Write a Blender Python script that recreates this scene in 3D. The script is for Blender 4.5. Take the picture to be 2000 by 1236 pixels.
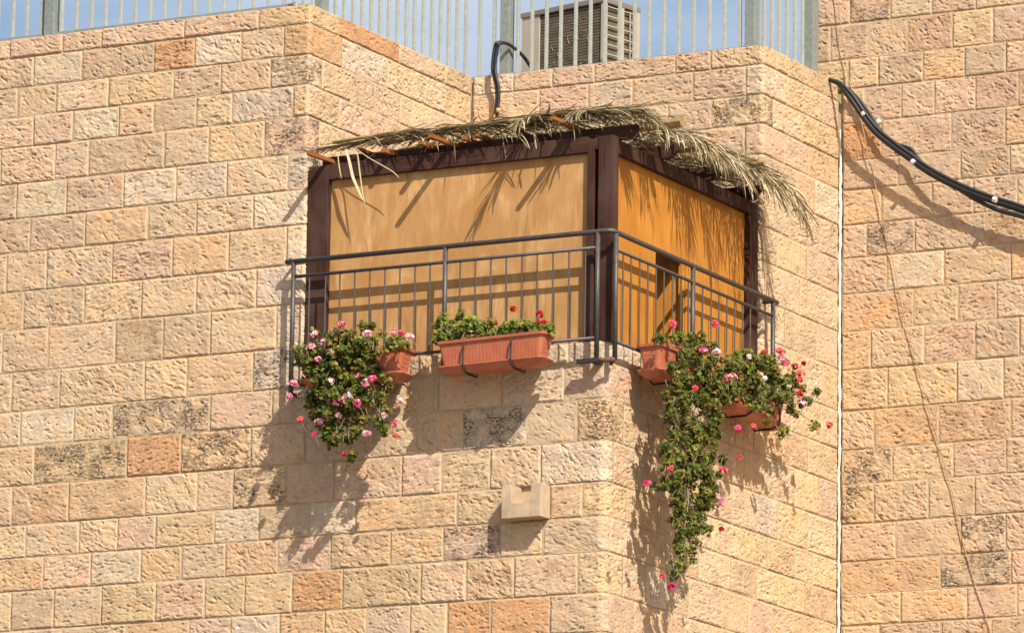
import bpy, bmesh, math, random
import numpy as np
from mathutils import Vector, Matrix

# ------------------------------------------------------------------ clear
for o in list(bpy.data.objects): bpy.data.objects.remove(o)
scene = bpy.context.scene
COL = scene.collection

# ------------------------------------------------------------------ camera
W, H = 2000.0, 1236.0                      # photograph's pixel frame, only used to measure
YAW, PITCH, ROLL, FPX = math.radians(-28.25586), math.radians(11.47907), math.radians(0.892566), 11390.38
CAM = np.array([20.27434, -39.29519, -8.35698])
fwd = np.array([math.sin(YAW)*math.cos(PITCH), math.cos(YAW)*math.cos(PITCH), math.sin(PITCH)])
r0 = np.array([math.cos(YAW), -math.sin(YAW), 0.0]); u0 = np.cross(r0, fwd)
rgt = math.cos(ROLL)*r0 + math.sin(ROLL)*u0
upv = -math.sin(ROLL)*r0 + math.cos(ROLL)*u0
cam_data = bpy.data.cameras.new('camera'); cam = bpy.data.objects.new('camera', cam_data); COL.objects.link(cam)
M = Matrix(((rgt[0], upv[0], -fwd[0], CAM[0]), (rgt[1], upv[1], -fwd[1], CAM[1]), (rgt[2], upv[2], -fwd[2], CAM[2]), (0, 0, 0, 1)))
cam.matrix_world = M
cam_data.sensor_fit = 'HORIZONTAL'; cam_data.sensor_width = 36.0; cam_data.lens = FPX/W*36.0
cam_data.clip_start = 0.5; cam_data.clip_end = 3000
scene.camera = cam
scene.render.resolution_x = 1024; scene.render.resolution_y = 632

# ------------------------------------------------------------------ light
SUN_L = Vector((-1.30, 1.0, -1.56)).normalized()          # direction the sunlight travels
el = math.asin(-SUN_L.z); az = math.atan2(-SUN_L.x, -SUN_L.y)
world = bpy.data.worlds.new('World'); scene.world = world; world.use_nodes = True
wn = world.node_tree; wn.nodes.clear()
sky = wn.nodes.new('ShaderNodeTexSky'); sky.sky_type = 'NISHITA'; sky.sun_disc = False
sky.sun_elevation = el; sky.sun_rotation = az; sky.dust_density = 2.2; sky.air_density = 1.0; sky.ozone_density = 1.0
bg = wn.nodes.new('ShaderNodeBackground'); bg.inputs['Strength'].default_value = 0.094
wo = wn.nodes.new('ShaderNodeOutputWorld')
tc = wn.nodes.new('ShaderNodeTexCoord'); mp = wn.nodes.new('ShaderNodeMapping'); mp.inputs['Scale'].default_value = (7, 7, 22)
ns = wn.nodes.new('ShaderNodeTexNoise'); ns.inputs['Scale'].default_value = 1.6; ns.inputs['Detail'].default_value = 6
cr = wn.nodes.new('ShaderNodeValToRGB'); cr.color_ramp.elements[0].position = 0.44; cr.color_ramp.elements[1].position = 0.72
cr.color_ramp.elements[1].color = (0.75, 0.75, 0.75, 1)
mx = wn.nodes.new('ShaderNodeMix'); mx.data_type = 'RGBA'
mx.inputs['B'].default_value = (5.6, 6.0, 6.8, 1)
wn.links.new(tc.outputs['Generated'], mp.inputs['Vector']); wn.links.new(mp.outputs['Vector'], ns.inputs['Vector'])
wn.links.new(ns.outputs['Fac'], cr.inputs['Fac']); wn.links.new(cr.outputs['Color'], mx.inputs['Factor'])
wn.links.new(sky.outputs['Color'], mx.inputs['A']); wn.links.new(mx.outputs['Result'], bg.inputs['Color'])
wn.links.new(bg.outputs['Background'], wo.inputs['Surface'])
sd = bpy.data.lights.new('sun', 'SUN'); sd.energy = 5.0; sd.angle = math.radians(0.53); sd.color = (1.0, 0.93, 0.785)
so = bpy.data.objects.new('sun', sd); COL.objects.link(so)
so.rotation_euler = SUN_L.to_track_quat('-Z', 'Y').to_euler(); so.location = (20, -20, 30)
scene.view_settings.view_transform = 'Standard'; scene.view_settings.look = 'None'
scene.view_settings.gamma = 1.0; scene.view_settings.exposure = 0.50
scene.render.engine = 'CYCLES'

# ------------------------------------------------------------------ measuring helpers (pixel of the photo -> point on a known plane)
def ray(px, py):
    x = (px - W/2)/FPX; y = (H/2 - py)/FPX
    return rgt*x + upv*y + fwd
def hit(px, py, axis, val):
    d = ray(px, py); t = (val - CAM[axis])/d[axis]
    return CAM + t*d
def hit_z(px, z, axis, val):
    """point on the plane axis=val at height z seen in picture column px"""
    py = 618.0
    for _ in range(6):
        P = hit(px, py, axis, val); py += (P[2]-z)*248
    return P

# ------------------------------------------------------------------ mesh helpers
def link(o, parent=None):
    COL.objects.link(o)
    if parent is not None: o.parent = parent
    return o
def empty(name, loc=(0, 0, 0)):
    o = bpy.data.objects.new(name, None); COL.objects.link(o); o.location = loc; o.empty_display_size = 0.2
    return o
def tag(o, label, cat, group=None, kind=None):
    o['label'] = label; o['category'] = cat
    if group: o['group'] = group
    if kind: o['kind'] = kind
    return o
def fast_mesh(name, V, Q):
    me = bpy.data.meshes.new(name)
    V = np.asarray(V, dtype=np.float32); Q = np.asarray(Q, dtype=np.int32)
    me.vertices.add(len(V)); me.vertices.foreach_set('co', V.ravel())
    k = Q.shape[1]
    me.loops.add(Q.size); me.loops.foreach_set('vertex_index', Q.ravel())
    me.polygons.add(len(Q)); me.polygons.foreach_set('loop_start', np.arange(0, Q.size, k, dtype=np.int32))
    me.polygons.foreach_set('loop_total', np.full(len(Q), k, dtype=np.int32))
    me.update(calc_edges=True)
    return me
class MB:
    """collects pieces of one part; vertices are in world space"""
    def __init__(s): s.v = []; s.f = []; s.c = []
    def add(s, vs, fs, col=(1, 1, 1)):
        b = len(s.v); s.v += [tuple(p) for p in vs]; s.f += [tuple(b+i for i in f) for f in fs]
        s.c += [col]*len(vs)
    def box(s, x0, x1, y0, y1, z0, z1, col=(1, 1, 1)):
        v = [(x, y, z) for z in (z0, z1) for y in (y0, y1) for x in (x0, x1)]
        s.add(v, [(0, 2, 3, 1), (4, 5, 7, 6), (0, 1, 5, 4), (2, 6, 7, 3), (0, 4, 6, 2), (1, 3, 7, 5)], col)
    def bar(s, a, b, w, h, up=(0, 0, 1), col=(1, 1, 1)):
        a = Vector(a); b = Vector(b); d = (b-a).normalized(); u = Vector(up)
        r = d.cross(u)
        if r.length < 1e-4: r = d.cross(Vector((1, 0, 0)))
        r.normalize(); u = r.cross(d)
        v = []
        for p in (a, b):
            for sx, sy in ((-1, -1), (1, -1), (1, 1), (-1, 1)): v.append(p + r*(sx*w/2) + u*(sy*h/2))
        s.add(v, [(0, 3, 2, 1), (4, 5, 6, 7), (0, 1, 5, 4), (1, 2, 6, 5), (2, 3, 7, 6), (3, 0, 4, 7)], col)
    def tube(s, pts, r, n=8, cap=True, col=(1, 1, 1)):
        pts = [Vector(p) for p in pts]; m = len(pts); rs = r if isinstance(r, (list, tuple)) else [r]*m
        vs = []; fs = []; prev = None
        for i, p in enumerate(pts):
            d = (pts[min(i+1, m-1)] - pts[max(i-1, 0)]).normalized()
            if prev is None:
                a = d.cross(Vector((0, 0, 1)))
                if a.length < 0.05: a = d.cross(Vector((1, 0, 0)))
            else: a = prev - d*prev.dot(d)
            a.normalize(); prev = a; b = d.cross(a)
            for k in range(n):
                t = 2*math.pi*k/n; vs.append(p + (a*math.cos(t) + b*math.sin(t))*rs[i])
        for i in range(m-1):
            for k in range(n):
                k2 = (k+1) % n; fs.append((i*n+k, i*n+k2, (i+1)*n+k2, (i+1)*n+k))
        if cap: fs.append(tuple(range(n-1, -1, -1))); fs.append(tuple((m-1)*n+k for k in range(n)))
        s.add(vs, fs, col)
    def build(s, name, mat, parent=None, smooth=False, bevel=0.0, colattr=False):
        me = bpy.data.meshes.new(name); me.from_pydata([tuple(p) for p in s.v], [], s.f)
        if colattr:
            at = me.color_attributes.new('Col', 'FLOAT_COLOR', 'POINT')
            arr = np.ones((len(s.v), 4), dtype=np.float32); arr[:, :3] = np.array(s.c, dtype=np.float32); at.data.foreach_set('color', arr.ravel())
        if bevel > 0:
            bm = bmesh.new(); bm.from_mesh(me)
            bmesh.ops.bevel(bm, geom=bm.edges[:], offset=bevel, segments=2, affect='EDGES', profile=0.6)
            bm.to_mesh(me); bm.free()
        if smooth: me.polygons.foreach_set('use_smooth', [True]*len(me.polygons))
        me.materials.append(mat); me.update()
        o = bpy.data.objects.new(name, me); link(o)
        if parent is not None:
            # put the mesh origin at the parent so that the thing moves as one
            o.parent = parent
            o.matrix_parent_inverse = Matrix.Translation(-abs_loc(parent)) if parent.type == 'EMPTY' else Matrix()
        return o
def abs_loc(o):
    p = Vector((0, 0, 0))
    while o is not None:
        if o.type == 'EMPTY': p += o.location
        o = o.parent
    return p

# ------------------------------------------------------------------ materials
def new_mat(name):
    m = bpy.data.materials.new(name); m.use_nodes = True
    nt = m.node_tree; b = nt.nodes['Principled BSDF']
    return m, nt, b
def nd(nt, t, **kw):
    n = nt.nodes.new(t)
    for k, v in kw.items():
        if k in n.inputs: n.inputs[k].default_value = v
        else: setattr(n, k, v)
    return n
def ramp(nt, src, stops):
    r = nt.nodes.new('ShaderNodeValToRGB'); e = r.color_ramp.elements
    while len(e) < len(stops): e.new(0.5)
    for i, (p, c) in enumerate(stops):
        e[i].position = p; e[i].color = (c, c, c, 1) if not isinstance(c, tuple) else (*c, 1)
    nt.links.new(src, r.inputs['Fac']); return r.outputs['Color']
def mix(nt, fac, a, b, mode='MIX'):
    m = nt.nodes.new('ShaderNodeMix'); m.data_type = 'RGBA'; m.blend_type = mode
    for s, k in ((fac, 'Factor'), (a, 'A'), (b, 'B')):
        if hasattr(s, 'links'): nt.links.new(s, m.inputs[k])
        else: m.inputs[k].default_value = s if k == 'Factor' else (*s, 1)
    return m.outputs['Result']
def bump(nt, b, src, strength, dist):
    n = nt.nodes.new('ShaderNodeBump'); n.inputs['Strength'].default_value = strength; n.inputs['Distance'].default_value = dist
    nt.links.new(src, n.inputs['Height']); nt.links.new(n.outputs['Normal'], b.inputs['Normal'])
def noise(nt, vec, scale, detail=4, rough=0.55, dist=0.0):
    n = nt.nodes.new('ShaderNodeTexNoise'); n.inputs['Scale'].default_value = scale; n.inputs['Detail'].default_value = detail
    n.inputs['Roughness'].default_value = rough; n.inputs['Distortion'].default_value = dist
    if vec is not None: nt.links.new(vec, n.inputs['Vector'])
    return n
def pos(nt, scale=(1, 1, 1), rot=(0, 0, 0)):
    g = nt.nodes.new('ShaderNodeNewGeometry'); m = nt.nodes.new('ShaderNodeMapping')
    m.inputs['Scale'].default_value = scale; m.inputs['Rotation'].default_value = rot
    nt.links.new(g.outputs['Position'], m.inputs['Vector']); return m.outputs['Vector']

def stone_mat():
    m, nt, b = new_mat('limestone')
    oi = nt.nodes.new('ShaderNodeObjectInfo'); P = pos(nt)
    n1 = noise(nt, P, 5.5, 5, 0.6, 0.6); n2 = noise(nt, P, 21, 5, 0.65); n3 = noise(nt, P, 90, 4, 0.7)
    tint = ramp(nt, n1.outputs['Fac'], [(0.30, (0.86, 0.78, 0.72)), (0.48, (1.0, 0.98, 0.95)), (0.66, (1.12, 0.98, 0.82))])
    c = mix(nt, 1.0, oi.outputs['Color'], tint, 'MULTIPLY')
    pk = ramp(nt, noise(nt, pos(nt, (1.3, 1.3, 1.3)), 3.1, 3, 0.5).outputs['Fac'], [(0.5, 0.0), (0.75, 0.55)])
    c = mix(nt, pk, c, mix(nt, 1.0, c, (1.04, 0.86, 0.80), 'MULTIPLY'))
    v = ramp(nt, n2.outputs['Fac'], [(0.25, 0.88), (0.5, 1.0), (0.8, 1.07)])
    c = mix(nt, 1.0, c, v, 'MULTIPLY')
    v3 = ramp(nt, n3.outputs['Fac'], [(0.3, 0.93), (0.6, 1.03)])
    c = mix(nt, 1.0, c, v3, 'MULTIPLY')
    # soot / lichen spots, only on the stones that carry them (object alpha)
    s1 = noise(nt, pos(nt, (1, 1, 1.9)), 38, 5, 0.7, 0.6); s2 = noise(nt, P, 6.0, 4, 0.6)
    sm = nt.nodes.new('ShaderNodeMath'); sm.operation = 'MULTIPLY'
    sa = ramp(nt, s1.outputs['Fac'], [(0.455, 0.0), (0.53, 1.0)]); sb = ramp(nt, s2.outputs['Fac'], [(0.40, 0.0), (0.55, 1.0)])
    nt.links.new(sa, sm.inputs[0]); nt.links.new(sb, sm.inputs[1])
    sm2 = nt.nodes.new('ShaderNodeMath'); sm2.operation = 'MULTIPLY'; nt.links.new(sm.outputs[0], sm2.inputs[0]); nt.links.new(oi.outputs['Alpha'], sm2.inputs[1])
    c = mix(nt, sm2.outputs[0], c, (0.045, 0.042, 0.04))
    nt.links.new(c, b.inputs['Base Color']); b.inputs['Roughness'].default_value = 0.92; b.inputs['Specular IOR Level'].default_value = 0.2
    nk = noise(nt, pos(nt, (1, 1, 2.1), (0.25, 0.5, 0.3)), 30, 3, 0.6, 0.9)
    nick = ramp(nt, nk.outputs['Fac'], [(0.36, 0.0), (0.44, 0.85), (0.7, 1.0)])
    bump(nt, b, mix(nt, 0.30, nick, mix(nt, 0.5, n2.outputs['Fac'], n3.outputs['Fac'])), 0.6, 0.006)
    return m
def plain(name, col, rough=0.6, metal=0.0, spec=0.4, nscale=0, namp=0.15, bmp=0.0, bscale=60):
    m, nt, b = new_mat(name)
    b.inputs['Roughness'].default_value = rough; b.inputs['Metallic'].default_value = metal; b.inputs['Specular IOR Level'].default_value = spec
    if nscale:
        n = noise(nt, pos(nt), nscale, 5, 0.6)
        c = mix(nt, 1.0, col, ramp(nt, n.outputs['Fac'], [(0.3, 1-namp), (0.7, 1+namp)]), 'MULTIPLY'); nt.links.new(c, b.inputs['Base Color'])
    else: b.inputs['Base Color'].default_value = (*col, 1)
    if bmp: bump(nt, b, noise(nt, pos(nt), bscale, 4).outputs['Fac'], bmp, 0.004)
    return m
def wood_mat(name, dark, light, sc=(14, 14, 1.2), rough=0.6, patch=None, rot=(0, 0, 0)):
    m, nt, b = new_mat(name)
    n = noise(nt, pos(nt, sc, rot), 1.6, 6, 0.6, 2.2); n2 = noise(nt, pos(nt, (sc[0]*5, sc[1]*5, sc[2]*3), rot), 2.2, 4, 0.6)
    c = ramp(nt, n.outputs['Fac'], [(0.30, dark), (0.72, light)])
    c = mix(nt, 1.0, c, ramp(nt, n2.outputs['Fac'], [(0.3, 0.86), (0.65, 1.06)]), 'MULTIPLY')
    if patch:
        n3 = noise(nt, pos(nt, (1.2, 1.2, 0.8)), 2.6, 3, 0.5, 0.8)
        c = mix(nt, ramp(nt, n3.outputs['Fac'], [(0.40, 0.0), (0.66, 0.85)]), c, patch)
    nt.links.new(c, b.inputs['Base Color']); b.inputs['Roughness'].default_value = rough; b.inputs['Specular IOR Level'].default_value = 0.16
    bump(nt, b, n2.outputs['Fac'], 0.12, 0.003)
    return m
def attr_mat(name, rough=0.5, trans=0.25, spec=0.35, nz=0.12):
    m, nt, b = new_mat(name)
    a = nt.nodes.new('ShaderNodeAttribute'); a.attribute_name = 'Col'
    n = noise(nt, pos(nt), 40, 3)
    c = mix(nt, 1.0, a.outputs['Color'], ramp(nt, n.outputs['Fac'], [(0.3, 1-nz), (0.7, 1+nz)]), 'MULTIPLY')
    nt.links.new(c, b.inputs['Base Color']); b.inputs['Roughness'].default_value = rough; b.inputs['Specular IOR Level'].default_value = spec
    t = nt.nodes.new('ShaderNodeBsdfTranslucent'); nt.links.new(c, t.inputs['Color'])
    ms = nt.nodes.new('ShaderNodeMixShader'); ms.inputs['Fac'].default_value = trans
    nt.links.new(b.outputs['BSDF'], ms.inputs[1]); nt.links.new(t.outputs['BSDF'], ms.inputs[2])
    nt.links.new(ms.outputs['Shader'], nt.nodes['Material Output'].inputs['Surface'])
    return m
def planter_mat():
    m, nt, b = new_mat('terracotta_plastic')
    n = noise(nt, pos(nt), 9, 5, 0.6)
    c = ramp(nt, n.outputs['Fac'], [(0.25, (0.36, 0.098, 0.05)), (0.75, (0.47, 0.15, 0.082))])
    d = noise(nt, pos(nt, (3, 3, 1)), 14, 5, 0.7)
    c = mix(nt, ramp(nt, d.outputs['Fac'], [(0.52, 0.0), (0.75, 0.45)]), c, (0.50, 0.26, 0.17))
    nt.links.new(c, b.inputs['Base Color']); b.inputs['Roughness'].default_value = 0.48; b.inputs['Specular IOR Level'].default_value = 0.35
    return m

MAT = dict(
    stone=stone_mat(),
    mortar=plain('mortar', (0.465, 0.346, 0.226), 0.95, spec=0.1, nscale=14, namp=0.16, bmp=0.4, bscale=70),
    sealant=plain('white_sealant', (0.68, 0.60, 0.52), 0.7, nscale=9, namp=0.18),
    smooth_stone=plain('dressed_limestone', (0.43, 0.325, 0.225), 0.85, spec=0.2, nscale=9, namp=0.2, bmp=0.25),
    galv=plain('galvanised_steel', (0.40, 0.42, 0.385), 0.55, metal=0.3, nscale=22, namp=0.15),
    galv_post=plain('galvanised_steel_dark', (0.24, 0.265, 0.25), 0.55, metal=0.3, nscale=30, namp=0.2),
    iron=plain('painted_iron', (0.058, 0.049, 0.048), 0.5, metal=0.0, spec=0.5, nscale=35, namp=0.35, bmp=0.2, bscale=120),
    rust=plain('rusty_iron', (0.12, 0.06, 0.035), 0.85, nscale=60, namp=0.4),
    black_iron=plain('bracket_iron', (0.028, 0.026, 0.026), 0.6, nscale=30, namp=0.3),
    ply_pale=wood_mat('pale_plywood', (0.33, 0.165, 0.054), (0.61, 0.37, 0.172), (2.6, 2.6, 0.75), 0.55, (0.40, 0.205, 0.074)),
    ply_orange=wood_mat('orange_plywood', (0.40, 0.158, 0.024), (0.56, 0.25, 0.050), (5.5, 5.5, 0.45), 0.42, (0.37, 0.145, 0.022)),
    brown=wood_mat('dark_brown_timber', (0.022, 0.0085, 0.006), (0.072, 0.030, 0.020), (26, 26, 1.1), 0.7, (0.080, 0.044, 0.033)),
    brown_x=wood_mat('dark_brown_beam', (0.022, 0.0085, 0.006), (0.072, 0.030, 0.020), (1.1, 26, 26), 0.7, (0.080, 0.042, 0.031)),
    slat=wood_mat('raw_red_slat', (0.20, 0.065, 0.018), (0.36, 0.14, 0.045), (20, 1.5, 20), 0.6),
    frond=attr_mat('dry_palm_leaf', 0.6, 0.15, 0.25, 0.12),
    stem=attr_mat('palm_stem', 0.6, 0.0, 0.3, 0.2),
    leaf=attr_mat('geranium_leaf', 0.6, 0.2, 0.22, 0.15),
    petal=attr_mat('geranium_petal', 0.6, 0.3, 0.2, 0.06),
    twig=plain('dry_twig', (0.36, 0.27, 0.18), 0.8, nscale=30, namp=0.3),
    soil=plain('soil', (0.05, 0.032, 0.02), 0.95, nscale=40, namp=0.3),
    planter=planter_mat(),
    rubber=plain('black_rubber', (0.017, 0.017, 0.022), 0.5, spec=0.5, nscale=40, namp=0.3),
    tie=plain('white_tie', (0.62, 0.60, 0.56), 0.5),
    tape=plain('tan_tape', (0.45, 0.30, 0.14), 0.7, nscale=30, namp=0.25),
    wire=plain('tan_wire', (0.34, 0.215, 0.115), 0.6, nscale=12, namp=0.2),
    ac_beige=plain('beige_sheet_metal', (0.40, 0.35, 0.285), 0.5, nscale=6, namp=0.08),
    ac_grey=plain('grey_sheet_metal', (0.20, 0.175, 0.165), 0.5, nscale=6, namp=0.1),
    fin=plain('coil_fins', (0.115, 0.093, 0.068), 0.7, nscale=16, namp=0.3),
    fin_dark=plain('coil_gap', (0.075, 0.062, 0.047), 0.8),
    scratch=plain('bent_fin', (0.32, 0.27, 0.20), 0.5),
    dark=plain('dark_void', (0.02, 0.02, 0.018), 0.9),
    steel=plain('lock_steel', (0.35, 0.36, 0.38), 0.3, metal=0.8),
    roof=plain('roof_membrane', (0.40, 0.37, 0.32), 0.9, nscale=3, namp=0.15),
    ground=plain('pale_paving', (0.20, 0.158, 0.112), 0.9, nscale=1.2, namp=0.14, bmp=0.3, bscale=8),
)

# ------------------------------------------------------------------ ground
g = MB(); g.add([(-260, -260, -9.95), (260, -260, -9.95), (260, 260, -9.95), (-260, 260, -9.95)], [(0, 1, 2, 3)])
go = g.build('ground', MAT['ground']); go['kind'] = 'structure'; go['label'] = 'pale stone paving in front of the building'

# ------------------------------------------------------------------ masonry
ZT = 3.42
ZK = [ZT, 3.260, 3.007, 2.758, 2.499, 2.193, 1.897, 1.608, 1.283, 0.963, 0.611, 0.284, -0.006, -0.331, -0.656, -0.925, -1.198, -1.520, -1.825, -2.12, -2.42]
ZC = [4.245, 3.936, 3.624, 3.365, 3.068, 2.742, 2.489, 2.190, 1.905, 1.598, 1.278, 0.950, 0.603, 0.272, -0.020, -0.353, -0.669, -0.942, -1.209, -1.50, -1.80]
NW, ND, YC = 2.73, 2.73, 4.21          # the corner notch of the balcony and the depth of the side wall
SILL = 0.448
def corner_path(cx, cy, r):
    """straight wall along +X up to the corner (cx,cy), then along +Y; s is measured from the corner"""
    def f(s):
        s = np.asarray(s, dtype=float)
        x = np.where(s < 0, cx + s, cx); y = np.where(s < 0, cy, cy + s)
        nx = np.where(s < 0, 0.0, 1.0); ny = np.where(s < 0, -1.0, 0.0)
        t = np.clip((s + r)/(2*r), 0, 1)*math.pi/2; m = np.abs(s) < r
        ax = np.sin(t); ay = -np.cos(t)
        x = np.where(m, cx - r + r*ax, x); y = np.where(m, cy + r + r*ay, y)
        nx = np.where(m, ax, nx); ny = np.where(m, ay, ny)
        return x, y, nx, ny
    return f
P_LOW = corner_path(0, 0, 0.075); P_AE = corner_path(-NW, 0, 0.030); P_BD = corner_path(0, ND, 0.035)
P_C = lambda s: (np.asarray(s, float), np.full(np.shape(s), YC), np.zeros(np.shape(s)), -np.ones(np.shape(s)))

def vnoise(u, v, rng):
    """smooth value noise, one lattice cell per unit"""
    u = u - u.min(); v = v - v.min()
    nu, nv = int(u.max())+2, int(v.max())+2
    L = rng.random((nu+1, nv+1)); i = u.astype(int); j = v.astype(int); a = u-i; b = v-j
    a = a*a*(3-2*a); b = b*b*(3-2*b)
    return (L[i, j]*(1-a)*(1-b) + L[i+1, j]*a*(1-b) + L[i, j+1]*(1-a)*b + L[i+1, j+1]*a*b) - 0.5
def relief(S, Z, rng, amp):
    ang = rng.uniform(-0.75, 0.35); ca, sa = math.cos(ang), math.sin(ang)
    a = rng.uniform(0.045, 0.085); b = rng.uniform(0.024, 0.040)
    ws = vnoise(S/0.05, Z/0.05, rng)*0.035; wz = vnoise(S/0.045, Z/0.045, rng)*0.03
    S2, Z2 = S+ws, Z+wz
    u = (S2*ca + Z2*sa)/a; v = (-S2*sa + Z2*ca)/b
    u0_, v0_ = u.min()-1, v.min()-1
    gu, gv = np.meshgrid(np.arange(u0_, u.max()+1), np.arange(v0_, v.max()+1), indexing='ij')
    gu = (gu + rng.uniform(0, 1, gu.shape)).ravel(); gv = (gv + rng.uniform(0, 1, gv.shape)).ravel()
    d = (u.ravel()[:, None]-gu[None])**2 + (v.ravel()[:, None]-gv[None])**2
    k = d.argmin(1)
    hh = rng.normal(0, 0.32, gu.size); tu = rng.normal(0, 0.55, gu.size); tv = rng.normal(0.25, 0.75, gu.size)
    h = hh[k] + tu[k]*(u.ravel()-gu[k]) + tv[k]*(v.ravel()-gv[k])
    h = h.reshape(S.shape)*amp
    area = (S.max()-S.min())*(Z.max()-Z.min()); npit = int(area*rng.uniform(220, 760))
    for _ in range(npit):
        ps, pz = rng.uniform(S.min(), S.max()), rng.uniform(Z.min(), Z.max()); an = ang*0.8 + rng.normal(0, 0.35)
        c_, s_ = math.cos(an), math.sin(an); la, lb = rng.uniform(0.009, 0.030), rng.uniform(0.0055, 0.0105)
        uu = ((S-ps)*c_ + (Z-pz)*s_)/la; vv = (-(S-ps)*s_ + (Z-pz)*c_)/lb
        ins = (uu*uu < 1) & (np.abs(vv) < 1)
        if ins.any():
            dd = rng.uniform(0.005, 0.0135)*np.sqrt(np.clip(1-uu*uu, 0, 1))*np.clip((vv+1)/2, 0, 1)**1.3
            h = np.where(ins, h-dd, h)
    h += vnoise(S/0.14, Z/0.11, rng)*0.010 + vnoise(S/0.018, Z/0.014, rng)*0.0035
    return h
def stone_arrays(path, s0, s1, z0, z1, seed, top=False, amp=None, gap=0.0060, step=0.0063, back=0.035):
    rng = np.random.default_rng(seed)
    if amp is None: amp = rng.choice([0.0020, 0.0034, 0.0052], p=[0.4, 0.4, 0.2])
    proud = rng.uniform(0.000, 0.006) + (0.003 if top else 0)
    a0, a1, b0, b1 = s0+gap*rng.uniform(.7, 1.2), s1-gap*rng.uniform(.7, 1.2), z0+gap*rng.uniform(.7, 1.1), z1-(gap*rng.uniform(.7, 1.1) if not top else 0)
    n = max(4, int(round((a1-a0)/step))); m = max(4, int(round((b1-b0)/step)))
    S, Z = np.meshgrid(np.linspace(a0, a1, n+1), np.linspace(b0, b1, m+1), indexing='ij')
    e = np.minimum(np.minimum(S-a0, a1-S), np.minimum(Z-b0, b1-Z) if not top else Z-b0)
    t = np.clip(e/0.013, 0, 1); fall = t*t*(3-2*t)
    bulge = rng.uniform(0.003, 0.008)
    h = proud - 0.004 + (bulge + relief(S, Z, rng, amp))*(0.30 + 0.70*fall)
    h = np.maximum(h, -0.018)
    # ragged arrises
    rag = vnoise(S/0.045, Z/0.045, rng)*0.010 + vnoise(S/0.016, Z/0.016, rng)*0.006
    near = np.clip(1-e/0.02, 0, 1)
    cs = (a0+a1)/2; cz = (b0+b1)/2
    S = S - np.sign(S-cs)*np.where(np.abs(S-cs) > (a1-a0)/2-0.02, near, 0)*np.abs(rag)
    Z = Z - np.sign(Z-cz)*np.where(np.abs(Z-cz) > (b1-b0)/2-0.02, near, 0)*np.abs(rag)*(1.0 if not top else 1.6)
    x, y, nx, ny = path(S)
    V = np.stack([x+nx*h, y+ny*h, Z], -1).reshape(-1, 3)
    idx = np.arange((n+1)*(m+1)).reshape(n+1, m+1)
    Q = np.stack([idx[:-1, :-1], idx[1:, :-1], idx[1:, 1:], idx[:-1, 1:]], -1).reshape(-1, 4)
    ring = np.concatenate([idx[:-1, 0], idx[-1, :-1], idx[:0:-1, -1], idx[0, :0:-1]])
    Sr, Zr = S.ravel()[ring], Z.ravel()[ring]; xr, yr, nxr, nyr = path(Sr)
    bk = 0.16 if top else back
    B = np.stack([xr-nxr*bk, yr-nyr*bk, Zr], -1)
    base = len(V); V = np.concatenate([V, B]); k = len(ring)
    r2 = np.roll(np.arange(k), -1)
    Q = np.concatenate([Q, np.stack([ring[r2], ring, base+np.arange(k), base+r2], -1)])
    return V, Q

TINT = {'c': (0.520, 0.394, 0.276), 'y': (0.520, 0.390, 0.252), 'p': (0.518, 0.378, 0.280), 'w': (0.545, 0.440, 0.338), 't': (0.480, 0.362, 0.256),
        'a': (0.515, 0.364, 0.236), 'o': (0.485, 0.292, 0.168), 'b': (0.455, 0.300, 0.172), 'r': (0.495, 0.330, 0.240)}
stone_no = [0]
MORT = {}
def mortar_frame(path, s0, s1, z0, z1, seed, key, top):
    rng = random.Random(seed); d = 0.0015 + rng.uniform(0, 0.003); w = 0.020
    n = max(2, int((s1-s0)/0.02)); S = np.linspace(s0, s1, n+1)
    V, Q = MORT.setdefault(key, ([], []))
    def strip(sa, zs):
        b = len(V); x, y, nx, ny = path(sa); x = np.atleast_1d(x); y = np.atleast_1d(y)
        for i in range(len(sa)):
            dd = d + 0.0012*math.sin(91*sa[i]+17*z0)
            for z in zs: V.append((float(x[i]-nx[i]*dd), float(y[i]-ny[i]*dd), z))
        for i in range(len(sa)-1): Q.append((b+2*i, b+2*i+2, b+2*i+3, b+2*i+1))
    strip(S, (z0, z0+w))
    if not top: strip(S, (z1-w, z1))
    zt = z1-w if not top else z1-0.02
    strip(np.linspace(s0, s0+w, 3), (z0+w, zt)); strip(np.linspace(s1-w, s1, 3), (z0+w, zt))
def place_stone(path, s0, s1, z0, z1, code, parent, top=False, name='stone', stuff=None):
    stone_no[0] += 1; sd_ = 1000 + stone_no[0]
    V, Q = stone_arrays(path, s0, s1, z0, z1, sd_, top)
    mortar_frame(path, s0, s1, z0, z1, sd_, parent.name, top)
    rng = random.Random(sd_)
    if stuff is not None:
        stuff.append((V, Q)); return
    me = fast_mesh(name, V, Q); me.materials.append(MAT['stone'])
    o = bpy.data.objects.new(name, me); COL.objects.link(o); o.parent = parent; o.matrix_parent_inverse = Matrix()
    col = TINT[code.lower()]; j = rng.uniform(0.93, 1.07)
    o.color = (col[0]*j*rng.uniform(.98, 1.02), col[1]*j, col[2]*j*rng.uniform(.96, 1.04), 0.85 if code.isupper() else (0.25 if rng.random() < 0.22 else 0.0))
    return o

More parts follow.
